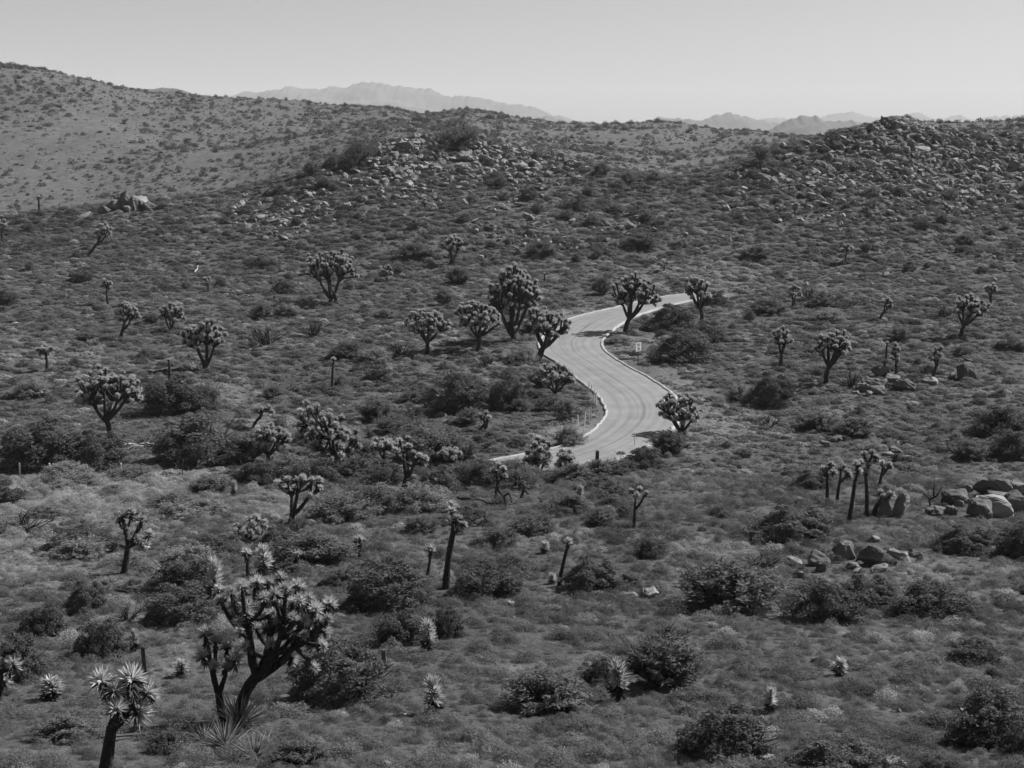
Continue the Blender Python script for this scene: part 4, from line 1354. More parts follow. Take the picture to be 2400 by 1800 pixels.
# ------------------------------------------------------------------ rocks
def rock_mesh(seed, flat=1.0, cuts=2, material=None):
    r = np.random.default_rng(seed)
    bm = bmesh.new()
    n = int(r.integers(11, 18))
    for p in r.normal(size=(n, 3)):
        p = p / (np.linalg.norm(p) + 1e-6)
        p = np.sign(p) * np.abs(p) ** 0.75
        bm.verts.new((p[0] * (0.85 + 0.3 * r.random()) * 0.5, p[1] * 0.5 * (0.85 + 0.3 * r.random()), p[2] * 0.5 * flat))
    res = bmesh.ops.convex_hull(bm, input=list(bm.verts))
    for v in [v for v in bm.verts if not v.link_faces]: bm.verts.remove(v)
    bmesh.ops.bevel(bm, geom=list(bm.edges), offset=0.035, segments=1, affect='EDGES', profile=0.6)
    bmesh.ops.triangulate(bm, faces=list(bm.faces))
    for _c in range(cuts):
        long_e = [e for e in bm.edges if e.calc_length() > 0.15]
        bmesh.ops.subdivide_edges(bm, edges=long_e, cuts=1, use_grid_fill=True)
        bmesh.ops.triangulate(bm, faces=[f for f in bm.faces if len(f.verts) > 3])
    bm.normal_update()
    for v in bm.verts:
        c = v.co
        k = float(fbm(np.array(c.x * 4 + seed), np.array(c.y * 4 + c.z * 5), 3))
        k2 = float(fbm(np.array(c.x * 11 + seed), np.array(c.y * 11 - c.z * 9), 2))
        v.co += v.normal * (k * 0.22 + k2 * 0.07)
    for v in bm.verts:
        l_ = v.co.length
        if l_ > 0.60: v.co *= 0.60 / l_
    me = bpy.data.meshes.new("boulder")
    bm.to_mesh(me); bm.free()
    me.materials.append(material)
    return me


ROCKS = [rock_mesh(700 + k, 0.9, 2, M_rock) for k in range(12)]
ROCKP = [rock_mesh(730 + k, 0.9, 1, M_rockf) for k in range(10)]


def boulder(u, v, w, h, label, group=None, pale=False, k=None, lift=0.0, rot=None, tilt=0.25, name="boulder"):
    b = hit(u, v); m = mpp(b)
    if v < 560 and u > 400: w, h = w * 0.8, h * 0.8
    CLEAR.append((b.x, b.y - 0.2 * w * m, w * m * 0.5))
    lst = ROCKP if pale else ROCKS
    o = obj(name, lst[int(rng.integers(0, len(lst))) if k is None else k % len(lst)])
    s = (w * m * 1.06, w * m * 0.85, h * m * 1.25)
    o.scale = s
    o.location = b + Vector((0, s[1] * 0.25, h * m * 0.30 + lift * m))
    o.rotation_euler = (rng.normal() * tilt * 0.6, rng.normal() * tilt, rng.normal() * 0.5 if rot is None else rot)
    return tag(o, label, "rock", group)


for a in [
    # pile at the right edge
    (2332, 1168, 92, 58, "topmost blocky boulder of the pile at right", {'lift': 8}), (2244, 1182, 66, 46, "left rounded boulder of the pile at right", {}),
    (2262, 1166, 50, 24, "slab lying on top of the left boulders of the pile", {'lift': 12}), (2340, 1212, 92, 56, "large pale boulder at the front of the pile at right", {'pale': True}),
    (2302, 1214, 60, 60, "dark block left of the large pale boulder in the pile", {}), (2390, 1200, 70, 62, "dark sloping boulder at the right end of the pile", {}),
    (2384, 1166, 60, 36, "pale boulder behind the topmost block of the pile", {'pale': True, 'lift': 8}), (2348, 1176, 60, 18, "thin slab wedged under the topmost block", {'lift': 8}),
    (2250, 1190, 28, 20, "small round stone in the gap of the pile", {}), (2208, 1208, 46, 20, "low boulder at the left foot of the pile", {}),
    (2232, 1208, 30, 26, "dark broken rock at the left foot of the pile", {}), (2180, 1204, 34, 14, "flat rock trailing left of the pile", {}),
    (2106, 1212, 78, 56, "large rounded boulder right of the joshua cluster", {}), (2078, 1212, 40, 46, "dark cracked boulder leaning on the large rounded one", {}),
    # flat group
    (1980, 1312, 54, 56, "dark tilted block of the flat rock group above the junipers", {}), (2046, 1328, 68, 56, "cracked boulder in the middle of the flat rock group", {}),
    (2108, 1322, 58, 40, "smooth pale slab right of the cracked boulder", {'pale': True}), (2148, 1312, 36, 32, "dark split rock at the right end of the flat group", {}),
    (1918, 1326, 62, 36, "low grey boulder left of the tilted block", {}), (1926, 1342, 26, 30, "small upright stone at the front left of the flat group", {}),
    (2002, 1338, 40, 26, "small stone between tilted block and cracked boulder", {}), (2062, 1344, 42, 22, "low stone in front of the cracked boulder", {'pale': True}),
    (1868, 1326, 44, 20, "pale flat stone at the left end of the flat group", {'pale': True}), (2010, 1345, 30, 16, "pale chip in front of the flat rock group", {'pale': True}),
    (2052, 1270, 26, 16, "lone round stone above the flat rock group", {'pale': True}), (1880, 1354, 20, 18, "white stone left of the low juniper", {'pale': True}),
    # jumbled rocks on the right slope
    (2052, 912, 56, 50, "largest block of the jumbled rocks on the right slope", {}), (2066, 884, 44, 24, "leaning slab on top of the jumbled rocks", {'lift': 6}),
    (2122, 918, 60, 34, "dark low boulder at the right of the jumbled rocks", {}), (2098, 898, 56, 22, "pale slab behind the dark low boulder", {'pale': True}),
    (2024, 920, 38, 26, "dark rock at the left of the jumbled rocks", {}), (1988, 936, 44, 18, "low rock left of the jumbled rocks", {}), (2006, 928, 24, 14, "white chip among the jumbled rocks", {'pale': True}),
    (2036, 928, 24, 14, "second white chip among the jumbled rocks", {'pale': True}), (2060, 924, 50, 22, "grey slab at the front of the jumbled rocks", {}),
    (2268, 890, 46, 50, "standing boulder with sunlit top on the right slope", {}), (2270, 850, 26, 8, "added pale slab imitating the sunlit top of the standing boulder", {'pale': True, 'lift': 2}), (2232, 886, 18, 16, "white stone left of the standing boulder", {'pale': True}),  # pale slab added as painted sunlight on the standing boulder's top
    (2185, 902, 42, 22, "white block between the jumbled rocks and standing boulder", {'pale': True}), (2172, 902, 20, 16, "small white block beside the larger white one", {'pale': True}),
    # lone rocks
    (1474, 1405, 46, 20, "left flat pale rock of the pair on the lower slope", {'pale': True}), (1522, 1402, 46, 25, "right pale boulder of the pair on the lower slope", {'pale': True}),
    (1198, 1420, 24, 12, "small pale stone in the scrub at centre", {'pale': True}), (1800, 1788, 40, 22, "white stone at the bottom edge under the round juniper", {'pale': True}),
    (2104, 1806, 56, 34, "white boulder on the bottom edge at right", {'pale': True}), (2145, 1800, 26, 16, "small white stone right of the boulder at the bottom edge", {'pale': True}),
    (909, 1806, 32, 24, "white stone at the bottom edge near the centre", {'pale': True}), (913, 984, 12, 11, "tiny white stone above the large grey bush", {'pale': True}),
    (1630, 848, 14, 10, "white stone on the verge right of the sign", {'pale': True}), (1660, 852, 14, 10, "second white stone on the verge right of the sign", {'pale': True}),
    (2100, 1062, 36, 20, "dark rock in the rubble above the joshua cluster", {}), (2085, 1068, 26, 14, "pale rock in the rubble above the joshua cluster", {'pale': True}),
    (1935, 1048, 26, 18, "pale stone above the joshua cluster", {'pale': True}), (1958, 1036, 40, 14, "flat stone above the joshua cluster", {}),
    # outcrop on the upper left slope
    (292, 488, 40, 50, "peaked dark block at the top of the outcrop on the upper left slope", {'k': 1}), (334, 486, 48, 40, "slanting slab on the right of the left outcrop", {'k': 5, 'pale': True}),
    (266, 492, 36, 30, "dark sloping block on the left of the left outcrop", {'k': 7}), (244, 498, 36, 20, "dark round rock at the left foot of the left outcrop", {'k': 3}),
    (314, 492, 30, 36, "upright block at the front of the left outcrop", {'k': 8}), (300, 496, 30, 18, "pale base rock of the left outcrop", {'pale': True}), (352, 492, 36, 22, "low block at the right foot of the left outcrop", {'k': 9}),
    (374, 490, 34, 10, "flat slab right of the left outcrop", {'pale': True}), (200, 508, 36, 9, "flat pale slab left of the left outcrop", {'pale': True}), (278, 476, 28, 34, "dark cleft block behind the left outcrop", {'k': 10}),
    # larger masses on the knolls
    (945, 362, 62, 44, "dark jointed mass at the left end of the middle knoll", {}), (918, 378, 60, 34, "dark overhanging block below the left end of the middle knoll", {}),
    (1000, 372, 64, 40, "broad granite mass under the pinyon on the middle knoll", {}), (1088, 376, 50, 32, "pale granite block right under the pinyon trunk", {'pale': True}),
    (1226, 362, 56, 32, "wedge boulder on the right shoulder of the middle knoll", {}), (1200, 384, 50, 24, "dark slab below the wedge on the right shoulder", {}), (1216, 398, 50, 28, "pale slab below the dark slab on the right shoulder", {'pale': True}),
    (1310, 372, 64, 28, "long low slab at the right end of the middle knoll", {}), (955, 440, 44, 20, "pale flat rock below the left end of the middle knoll", {'pale': True}), (925, 410, 30, 28, "dark upright rock low on the middle knoll's left", {}),
    (2092, 300, 50, 26, "summit block of the rocky hill", {}), (2130, 322, 76, 36, "broad jointed slab under the summit of the rocky hill", {}), (2182, 336, 84, 34, "long tilted slab right of the summit of the rocky hill", {}),
    (2070, 340, 80, 30, "wide rounded boulder on the left shoulder of the rocky hill", {}), (2096, 360, 56, 26, "dark gap block in the middle of the rocky hill", {}), (2160, 362, 66, 30, "pale dome boulder in the middle of the rocky hill", {'pale': True}),
    (2040, 396, 54, 34, "pale split boulder low on the rocky hill", {'pale': True}), (2004, 402, 34, 26, "dark round boulder low on the rocky hill's left", {}), (1964, 398, 44, 28, "dark rounded boulder at the left foot of the rocky hill", {}),
    (2240, 360, 70, 24, "long sloping slab on the right flank of the rocky hill", {}), (2320, 372, 60, 28, "sloping slab near the right edge of the rocky hill", {}), (2380, 400, 50, 36, "pale boulder at the right edge of the rocky hill", {'pale': True}),
    # knoll tops
    (1470, 536, 60, 30, "dark block of the small outcrop on the slope above the road", {}), (1490, 520, 46, 24, "upper block of the small outcrop above the road", {}), (1425, 528, 44, 24, "left block of the small outcrop above the road", {}),
    (1450, 540, 44, 18, "low slab of the small outcrop above the road", {}), (1150, 540, 44, 24, "dark rock on the slope under the knoll", {}), (1250, 552, 50, 20, "flat rock on the slope under the knoll", {}),
    (1806, 412, 60, 34, "dark wedge boulder at the saddle left of the rocky hill", {}), (1790, 424, 56, 26, "grey slab under the wedge boulder at the saddle", {}), (1782, 432, 30, 14, "dark low rock under the saddle boulders", {}),
    (1905, 436, 44, 18, "split slab below the saddle boulders", {'pale': True}),
]:
    boulder(*a[:5], **a[5])

# boulders that cover the two rocky hills: the largest are things, the rest is rubble
cand = []


def rock_field(n, poly, size, dens, region, pale=0.5):
    (u0, u1, v0, v1) = poly
    us = rng.uniform(u0, u1, n * 3); vs = rng.uniform(v0, v1, n * 3)
    keep = rng.random(n * 3) < dens(us, vs)
    us = us[keep][:n]; vs = vs[keep][:n]
    for u, v in zip(us, vs):
        s = min(size(u, v) * math.exp(rng.normal() * 0.45), 25.0)
        pale_ = pale * (0.4 if s > 17 else 1.0)
        cand.append((s, u, v, region, rng.random() < pale_))


def ridge_at(u): return np.interp(u, UF, rid_v)


def g2(u, v, cu, cv, ru, rv): return np.exp(-(((u - cu) / ru) ** 2 + ((v - cv) / rv) ** 2))


rock_field(300, (860, 1420, 300, 430), lambda u, v: 11 + 15 * g2(u, v, 1020, 345, 190, 50) + 8 * g2(u, v, 1260, 375, 120, 35),
           lambda u, v: np.where(v > ridge_at(u) + 3, 0.15 + g2(u, v, 1040, 350, 190, 42) + 0.8 * g2(u, v, 1260, 380, 140, 35), 0), "knoll", 0.45)
rock_field(560, (700, 1400, 370, 540), lambda u, v: 10.5, lambda u, v: np.where(v > ridge_at(u) + 6, g2(u, v, 1000, 400, 240, 60) + 0.5 * g2(u, v, 700, 500, 100, 50), 0), "knoll", 0.8)
rock_field(150, (520, 780, 450, 570), lambda u, v: 9.5, lambda u, v: g2(u, v, 640, 515, 110, 40) + .7 * g2(u, v, 720, 430, 60, 30), "left slope", 0.8)
rock_field(400, (1830, 2420, 285, 430), lambda u, v: 13 + 14 * g2(u, v, 2120, 335, 130, 55) + 6 * g2(u, v, 2300, 380, 120, 60),
           lambda u, v: np.where(v > ridge_at(u) + 2, 0.2 + g2(u, v, 2110, 335, 140, 55) + .6 * g2(u, v, 2300, 380, 120, 60), 0), "hill", 0.45)
rock_field(760, (1700, 2420, 380, 570), lambda u, v: 11.5, lambda u, v: np.where(v > ridge_at(u) + 6, g2(u, v, 2130, 440, 280, 65), 0), "hill", 0.85)
rock_field(90, (2050, 2190, 284, 320), lambda u, v: 20, lambda u, v: np.where((v > ridge_at(u) + 1) & (v < ridge_at(u) + 26), 1.0, 0), "crest", 0.3)
rock_field(220, (1100, 1560, 480, 610), lambda u, v: 8.0, lambda u, v: .5 * g2(u, v, 1200, 560, 110, 40) + .6 * g2(u, v, 1450, 530, 70, 30) + 0.1, "knoll foot", 0.8)
rock_field(160, (1600, 2400, 500, 700), lambda u, v: 7.0, lambda u, v: .25 + .5 * g2(u, v, 2250, 620, 120, 30), "right slope", 0.85)
rock_field(120, (1700, 2400, 950, 1800), lambda u, v: 9.0, lambda u, v: .1 + g2(u, v, 2200, 1640, 120, 50) + g2(u, v, 1990, 1720, 60, 25) + .6 * g2(u, v, 2100, 1060, 60, 20) + .5 * g2(u, v, 2330, 1790, 100, 30), "near slope", 0.95)
rock_field(50, (900, 1600, 1380, 1800), lambda u, v: 8.0, lambda u, v: .2 + g2(u, v, 1460, 1760, 60, 20), "near slope", 0.95)
cand.sort(key=lambda c: -c[0])
PLACE = {"knoll": "the middle knoll", "hill": "the rocky hill", "crest": "the rocky hill's crest", "left slope": "the slope left of the knoll", "knoll foot": "the slope below the knoll",
         "right slope": "the slope below the rocky hill", "near slope": "the near slope"}
by_place = {}
LABS = {"knoll": ("angular granite boulder on the middle knoll around the pinyon pine", "boulders on the middle knoll"), "hill": ("angular granite boulder strewn over the rocky hill at right", "boulders on the rocky hill"),
        "crest": ("granite block stacked on the crest of the rocky hill", "blocks on the crest of the rocky hill"), "left slope": ("pale rock strewn on the slope left of the middle knoll", "rocks left of the knoll"),
        "knoll foot": ("pale rock strewn on the slope below the middle knoll", "rocks below the knoll"), "right slope": ("pale rock strewn below the rocky hill at right", "rocks below the rocky hill"),
        "near slope": ("pale stone lying in the scrub of the near slope", "stones on the near slope")}
cp = hits([c[1] for c in cand], [c[2] for c in cand])
_ok = [i for i in range(len(cand)) if cp[i, 1] < 316]
cand = [cand[i] for i in _ok]; cp = cp[_ok]
NB = 300
for i in range(min(NB, len(cand))):
    s, u, v, reg, pal = cand[i]
    b = Vector(cp[i]); m = mpp(b)
    lst = ROCKP if pal else ROCKS
    o = obj("boulder", lst[int(rng.integers(0, len(lst)))])
    w = s * m
    fl = 0.45 + 0.45 * rng.random()
    o.scale = (w * (1.0 + 0.5 * rng.random()), w * 0.9, w * fl * 1.2)
    o.location = b + Vector((0, 0, w * fl * 0.14))
    o.rotation_euler = (rng.normal() * 0.3, 0.25 + rng.normal() * 0.35, rng.random() * 6.28)
    tag(o, LABS[reg][0], "rock", LABS[reg][1])
    by_place.setdefault(reg, []).append((o, u, v, ("pale " if pal else "dark ") + ("flat slab" if fl < 0.62 else "boulder")))
for reg, items in by_place.items(): count_labels(items, PLACE[reg])


# ------------------------------------------------------------------ masses: geometry-node instances of small pieces
def lib(name, meshes):
    c = bpy.data.collections.new(name)
    for k, me in enumerate(meshes):
        o = bpy.data.objects.new("%s_piece_%02d" % (name, k), me)
        c.objects.link(o)
    return c


def scatter(name, pts, scl, rot, idx, coll, label, cat):
    me = bpy.data.meshes.new(name)
    me.vertices.add(len(pts)); me.vertices.foreach_set("co", np.asarray(pts, np.float32).ravel())
    a = me.attributes.new("sc", 'FLOAT_VECTOR', 'POINT'); a.data.foreach_set("vector", np.asarray(scl, np.float32).ravel())
    a = me.attributes.new("ro", 'FLOAT_VECTOR', 'POINT'); a.data.foreach_set("vector", np.asarray(rot, np.float32).ravel())
    a = me.attributes.new("ix", 'INT', 'POINT'); a.data.foreach_set("value", np.asarray(idx, np.int32))
    o = obj(name, me)
    ng = bpy.data.node_groups.new(name + "_nodes", 'GeometryNodeTree')
    ng.interface.new_socket("Geometry", in_out='INPUT', socket_type='NodeSocketGeometry')
    ng.interface.new_socket("Geometry", in_out='OUTPUT', socket_type='NodeSocketGeometry')
    N = ng.nodes; L = ng.links
    gi = N.new("NodeGroupInput"); go = N.new("NodeGroupOutput")
    ci = N.new("GeometryNodeCollectionInfo"); ci.inputs[0].default_value = coll
    ci.inputs["Separate Children"].default_value = True; ci.inputs["Reset Children"].default_value = True
    ip = N.new("GeometryNodeInstanceOnPoints")

    def na(nm, ty):
        n = N.new("GeometryNodeInputNamedAttribute"); n.data_type = ty; n.inputs[0].default_value = nm
        return n.outputs[0]
    L.new(gi.outputs[0], ip.inputs["Points"])
    L.new(ci.outputs[0], ip.inputs["Instance"])
    ip.inputs["Pick Instance"].default_value = True
    L.new(na("ix", 'INT'), ip.inputs["Instance Index"])
    L.new(na("ro", 'FLOAT_VECTOR'), ip.inputs["Rotation"])
    L.new(na("sc", 'FLOAT_VECTOR'), ip.inputs["Scale"])
    L.new(ip.outputs[0], go.inputs[0])
    md = o.modifiers.new("scatter", 'NODES'); md.node_group = ng
    return tag(o, label, cat, kind="stuff")


rest = cand[NB:]
if rest:
    rp = cp[NB:]
    mm = (rp[:, 1] * math.cos(P) - (rp[:, 2] - CZ) * math.sin(P)) / F
    sz = np.array([c[0] for c in rest]) * mm
    n = len(rest)
    sc = np.stack([sz * (1 + .5 * rng.random(n)), sz * .9, sz * (0.5 + .4 * rng.random(n))], 1)
    rp = rp.copy(); rp[:, 2] += sz * 0.28
    ro = np.stack([rng.normal(size=n) * .3, .2 + rng.normal(size=n) * .3, rng.random(n) * 6.28], 1)
    scatter("rubble", rp, sc, ro, rng.integers(0, 10, n), lib("rubble_lib", ROCKP), "small pale stones scattered over the hills and slopes", "stones")


def tuft_mesh(seed, n, material, hgt=1.0, width=0.05):
    r = np.random.default_rng(seed)
    ph = r.random(n) * 6.283; tl = r.random(n) ** 0.7 * 0.85
    d = np.stack([np.sin(tl) * np.cos(ph), np.sin(tl) * np.sin(ph), np.cos(tl)], 1)
    b = np.stack([0.14 * r.normal(size=n), 0.14 * r.normal(size=n), np.zeros(n) - 0.03], 1)
    V, T = leaves(b, d, (0.55 + 0.5 * r.random(n)) * hgt, 1.0, r)
    V3 = V.reshape(-1, 3, 3)
    mid = 0.5 * (V3[:, 0] + V3[:, 1])
    V3[:, 0] = mid + (V3[:, 0] - mid) * width; V3[:, 1] = mid + (V3[:, 1] - mid) * width
    return mesh_np("tuft", V3.reshape(-1, 3), [T], [material])


def mound_mesh(seed, n, material, size=(0.09, 0.08), up=0.5, asp=0.6, hz=0.75):
    r = np.random.default_rng(seed)
    d = r.normal(size=(n, 3)); d[:, 2] = np.abs(d[:, 2]); d /= np.linalg.norm(d, axis=1)[:, None]
    rr = 0.45 + 0.55 * r.random(n) ** 0.4
    lump = 0.7 + 0.55 * vnoise(d[:, 0] * 2.3 + seed, d[:, 1] * 2.3 + d[:, 2])
    p = d * (rr * lump)[:, None] * np.array([0.5, 0.5, hz])
    dd = d * 0.7 + rand_unit(n, r) * 0.7 + np.array([0, 0, up]); dd /= np.linalg.norm(dd, axis=1)[:, None]
    V, T = leaves(p, dd, size[0] + size[1] * r.random(n), asp, r, d + np.array([0, 0, .25]), 0.75)
    return mesh_np("mound", V, [T], [material])


LOW = lib("low_scrub_lib", [mound_mesh(800 + k, 420, M_scrub) for k in range(5)] + [mound_mesh(810 + k, 420, M_scrubD) for k in range(4)]
          + [mound_mesh(820 + k, 420, M_straw) for k in range(4)] + [tuft_mesh(830 + k, 130, M_straw, 0.9, 0.035) for k in range(3)] + [tuft_mesh(840 + k, 130, M_scrub, 0.9, 0.04) for k in range(3)])

FINE = lib("fine_scrub_lib", [mound_mesh(900 + k, 900, M_scrub, (0.05, 0.06), asp=0.33) for k in range(5)] + [mound_mesh(910 + k, 900, M_scrubD, (0.05, 0.06), asp=0.33) for k in range(4)]
           + [mound_mesh(920 + k, 900, M_straw, (0.05, 0.07), asp=0.28) for k in range(4)] + [tuft_mesh(930 + k, 150, M_straw, 0.9, 0.02) for k in range(3)] + [tuft_mesh(940 + k, 150, M_scrub, 0.9, 0.022) for k in range(3)])


for (_u, _v, _r) in [(1495, 860, 2.2), (1490, 870, 1.6), (1500, 850, 1.8), (1380, 925, 1.0), (1394, 946, 1.0), (1382, 994, 1.2), (1370, 1002, 1.2), (1355, 1006, 1.2), (1342, 1003, 1.0), (47, 1116, .8), (117, 1124, .9), (283, 1110, .8), (560, 1700, 1.0), (320, 1052, 1.4), (290, 1362, 1.0), (2235, 1318, 1.3), (1130, 1450, 1.1), (1885, 1490, 0.9), (2085, 1490, 1.2), (1500, 1450, 1.0), (640, 1580, .8), (1180, 1750, .9), (1650, 1560, .8), (860, 1700, .7), (1420, 1320, 1.0), (2200, 1640, 1.0), (340, 1690, .7), (1660, 1190, 1.2), (2120, 1240, 1.2), (1250, 1520, .9), (1640, 960, 2.2), (1680, 920, 2.0), (1560, 870, 1.5)]:
    _b = hit(_u, _v); CLEAR.append((_b.x, _b.y, _r))


def cleared(x, y):
    m = np.zeros(len(x), bool)
    for (cx_, cy_, cr_) in CLEAR:
        m |= ((x - cx_) ** 2 + (y - cy_) ** 2) < cr_ * cr_
    return m


def near_road(x, y, margin=0.7):
    rb = np.zeros(len(x), bool)
    m = np.where((x > -50) & (x < 60) & (y > 75) & (y < 250))[0]
    for c in range(0, len(m), 20000):
        k = m[c:c + 20000]
        d2 = (x[k, None] - ROAD_C[None, :, 0]) ** 2 + (y[k, None] - ROAD_C[None, :, 1]) ** 2
        q = d2.argmin(1)
        rb[k] = np.sqrt(d2[np.arange(len(k)), q]) < ROAD_C[q, 3] + margin
    return rb


def scrub_points(n, y0, y1, tmax=0.50, power=1.6):
    # uniform on the ground near the camera, thinning with distance
    t = rng.uniform(-tmax, tmax, n)
    q = rng.random(n)
    e = power
    y = (y0 ** e + q * (y1 ** e - y0 ** e)) ** (1 / e)
    return t * y, y


x, y = scrub_points(150000, 14, 330, 0.46, 1.6)
z = H(x, y); u, v, zc = project(x, y, z)
dens = 0.55 + 0.9 * fbm(x / 6.0, y / 6.0, 3) + 0.4 * fbm(x / 25.0, y / 25.0, 2)
keep = (rng.random(len(x)) < np.clip(dens + 0.15, 0.1, 1)) & ~near_road(x, y, 0.9) & (v > ridge_at(u) - 20) & ~(cleared(x, y) & (rng.random(len(x)) < 0.9))
x, y, z, u, v = x[keep], y[keep], z[keep], u[keep], v[keep]
n = len(x)
pm = pale_mask(u, v) + 0.45 * fbm(x / 11.0 + 50, y / 11.0, 3)
dk = fbm(x / 10.0 + 90, y / 10.0 + 3, 3)
rr = rng.random(n)
typ = np.full(n, 0)
typ = np.where(rr < np.where(y < 90, 0.24, 0.14) + 1.2 * dk, 1, typ)
typ = np.where(rng.random(n) < np.clip(0.10 + 1.5 * pm, 0.03, 0.93), 2, typ)
grass = rng.random(n) < 0.30
idx = np.where(typ == 0, rng.integers(0, 5, n), np.where(typ == 1, 5 + rng.integers(0, 4, n), 9 + rng.integers(0, 4, n)))
idx = np.where(grass & (typ == 2), 13 + rng.integers(0, 3, n), idx)
idx = np.where(grass & (typ == 0), 16 + rng.integers(0, 3, n), idx)
s = (0.28 + 0.85 * rng.random(n) ** 2.8) * np.where(typ == 1, 1.15, 1.0) * np.clip(0.55 + y / 240.0, 0.62, 1.6)
s = np.where(idx >= 13, s * 0.75, s)
hf_ = np.where(y < 90, 0.45 + .40 * rng.random(n), 0.30 + .25 * rng.random(n))
sc = np.stack([s * (1 + .5 * rng.random(n)), s * (1 + .5 * rng.random(n)), s * hf_], 1)
ro = np.stack([rng.normal(size=n) * .08, rng.normal(size=n) * .08, rng.random(n) * 6.28], 1)
nr_m = y < 90
pts = np.stack([x, y, z + CZ - 0.03], 1)
scatter("low_scrub", pts[~nr_m], sc[~nr_m], ro[~nr_m], idx[~nr_m], LOW, "low dry scrub and grass covering the valley floor and far slopes", "scrub")
scatter("near_scrub", pts[nr_m], sc[nr_m], ro[nr_m], idx[nr_m], FINE, "low dry scrub covering the near slope below the road", "scrub")

x, y = scrub_points(60000, 14, 130, 0.46, 1.25)
z = H(x, y); u, v, zc = project(x, y, z)
keep = (rng.random(len(x)) < np.clip(0.5 + 2.6 * fbm(x / 5.0 + 31, y / 5.0, 3), 0.0, 1)) & ~near_road(x, y, 0.7)
x, y, z, u, v = x[keep], y[keep], z[keep], u[keep], v[keep]; n = len(x)
pm = pale_mask(u, v) + 0.2 * fbm(x / 9.0 + 50, y / 9.0, 3)
typ = np.where(rng.random(n) < np.clip(0.10 + 1.5 * pm, 0.03, 0.95), 13, 16)
idx = typ + rng.integers(0, 3, n)
idx = np.where(rng.random(n) < 0.45, rng.integers(0, 9, n), idx)
s = 0.14 + 0.20 * rng.random(n) ** 1.6
sc = np.stack([s * (1 + .4 * rng.random(n)), s * (1 + .4 * rng.random(n)), s * (0.6 + .5 * rng.random(n))], 1)
ro = np.stack([rng.normal(size=n) * .1, rng.normal(size=n) * .1, rng.random(n) * 6.28], 1)
scatter("dry_grass", np.stack([x, y, z + CZ - 0.02], 1), sc, ro, idx, FINE, "fine dry grass and seedlings between the shrubs of the near slope", "grass")

# scrub of the pale far hill
MID = lib("hill_scrub_lib", [mound_mesh(850 + k, 260, M_hillb, (0.11, 0.08), hz=0.8) for k in range(4)] + [mound_mesh(860 + k, 260, M_scrub, (0.11, 0.08), hz=0.7) for k in range(3)]
          + [tuft_mesh(870 + k, 60, M_hillb, 1.0, 0.12) for k in range(2)] + [mound_mesh(880 + k, 200, M_pale, (0.12, 0.08), hz=0.5) for k in range(3)])
x, y = scrub_points(110000, 296, 1010, 0.46, 1.2)
z = H(x, y); u, v, zc = project(x, y, z)
dens = 0.5 + 1.8 * fbm(x / 26.0, y / 60.0, 4)
keep = (rng.random(len(x)) < np.clip(dens, 0.1, 1))
x, y, z = x[keep], y[keep], z[keep]; n = len(x)
idx = rng.choice(12, n, p=[.09] * 4 + [.11] * 3 + [.065] * 2 + [.06] * 3)
s = (0.42 + 2.3 * rng.random(n) ** 5.5) * np.clip(y / 600, 0.7, 1.25)
sc = np.stack([s * (0.9 + .6 * rng.random(n)), s * (0.9 + .6 * rng.random(n)), s * (0.5 + .5 * rng.random(n))], 1)
ro = np.stack([np.zeros(n), np.zeros(n), rng.random(n) * 6.28], 1)
scatter("hill_scrub", np.stack([x, y, z + CZ - 0.05], 1), sc, ro, idx, MID, "dark scrub dotted over the pale far hillside", "scrub")


# individual bushes on the slopes and knolls (largest of the small ones)
def auto_bushes(n, box, dens, wr, label, group, place, kinds, hr=(0.5, 0.75)):
    us = []; vs = []
    tries = 0
    while len(us) < n and tries < n * 60:
        tries += 1
        u = rng.uniform(box[0], box[1]); v = rng.uniform(box[2], box[3])
        if v < ridge_at(u) + 4 or rng.random() > dens(u, v): continue
        us.append(u); vs.append(v)
    Wp = hits(us, vs)
    ok = ~near_road(Wp[:, 0], Wp[:, 1], 2.0) & (Wp[:, 1] < 330)
    items = []
    for p, g, u_, v_ in zip(Wp, ok, us, vs):
        if not g: continue
        b = Vector(p); m = mpp(b)
        k = kinds[int(rng.integers(0, len(kinds)))]
        w = rng.uniform(*wr)
        lst = {'J': JUN, 'B': BRU, 'P': PAL, 'A': AIR}[k]
        o = obj("bush", lst[int(rng.integers(0, len(lst)))])
        o.location = b
        o.scale = (w * m, w * m, w * m * rng.uniform(*hr))
        o.rotation_euler = (0, 0, rng.random() * 6.28)
        tag(o, label, "shrub", group)
        items.append((o, u_, v_, {'J': "dark round bush", 'B': "spiky grey bush", 'A': "airy grey bush", 'P': "pale bush"}[k]))
    count_labels(items, place)


auto_bushes(50, (640, 1560, 340, 540), lambda u, v: 0.4 + g2(u, v, 1250, 470, 200, 50) + .8 * g2(u, v, 780, 400, 80, 50), (24, 52), "grey bush growing among the rocks of the middle knoll", "bushes on the middle knoll", "the middle knoll", "AAJB")
auto_bushes(44, (1700, 2400, 310, 540), lambda u, v: 0.6, (20, 50), "grey bush growing among the rocks of the rocky hill", "bushes on the rocky hill", "the rocky hill", "AAJB")
auto_bushes(28, (0, 900, 480, 720), lambda u, v: 0.5, (18, 40), "small bush on the upper left slope", "small bushes on the upper left slope", "the upper left slope", "ABBJ")
auto_bushes(28, (900, 2400, 540, 720), lambda u, v: 0.5, (18, 40), "small bush on the slope beyond the road", "small bushes beyond the road", "the slope beyond the road", "ABBJP")
auto_bushes(32, (0, 1150, 720, 1060), lambda u, v: 0.5, (20, 44), "small bush on the flat left of the road", "small bushes left of the road", "the flat left of the road", "ABBPJ")
auto_bushes(30, (1500, 2400, 720, 1150), lambda u, v: 0.5, (20, 48), "small bush on the slope right of the road", "small bushes right of the road", "the slope right of the road", "ABBPJ")
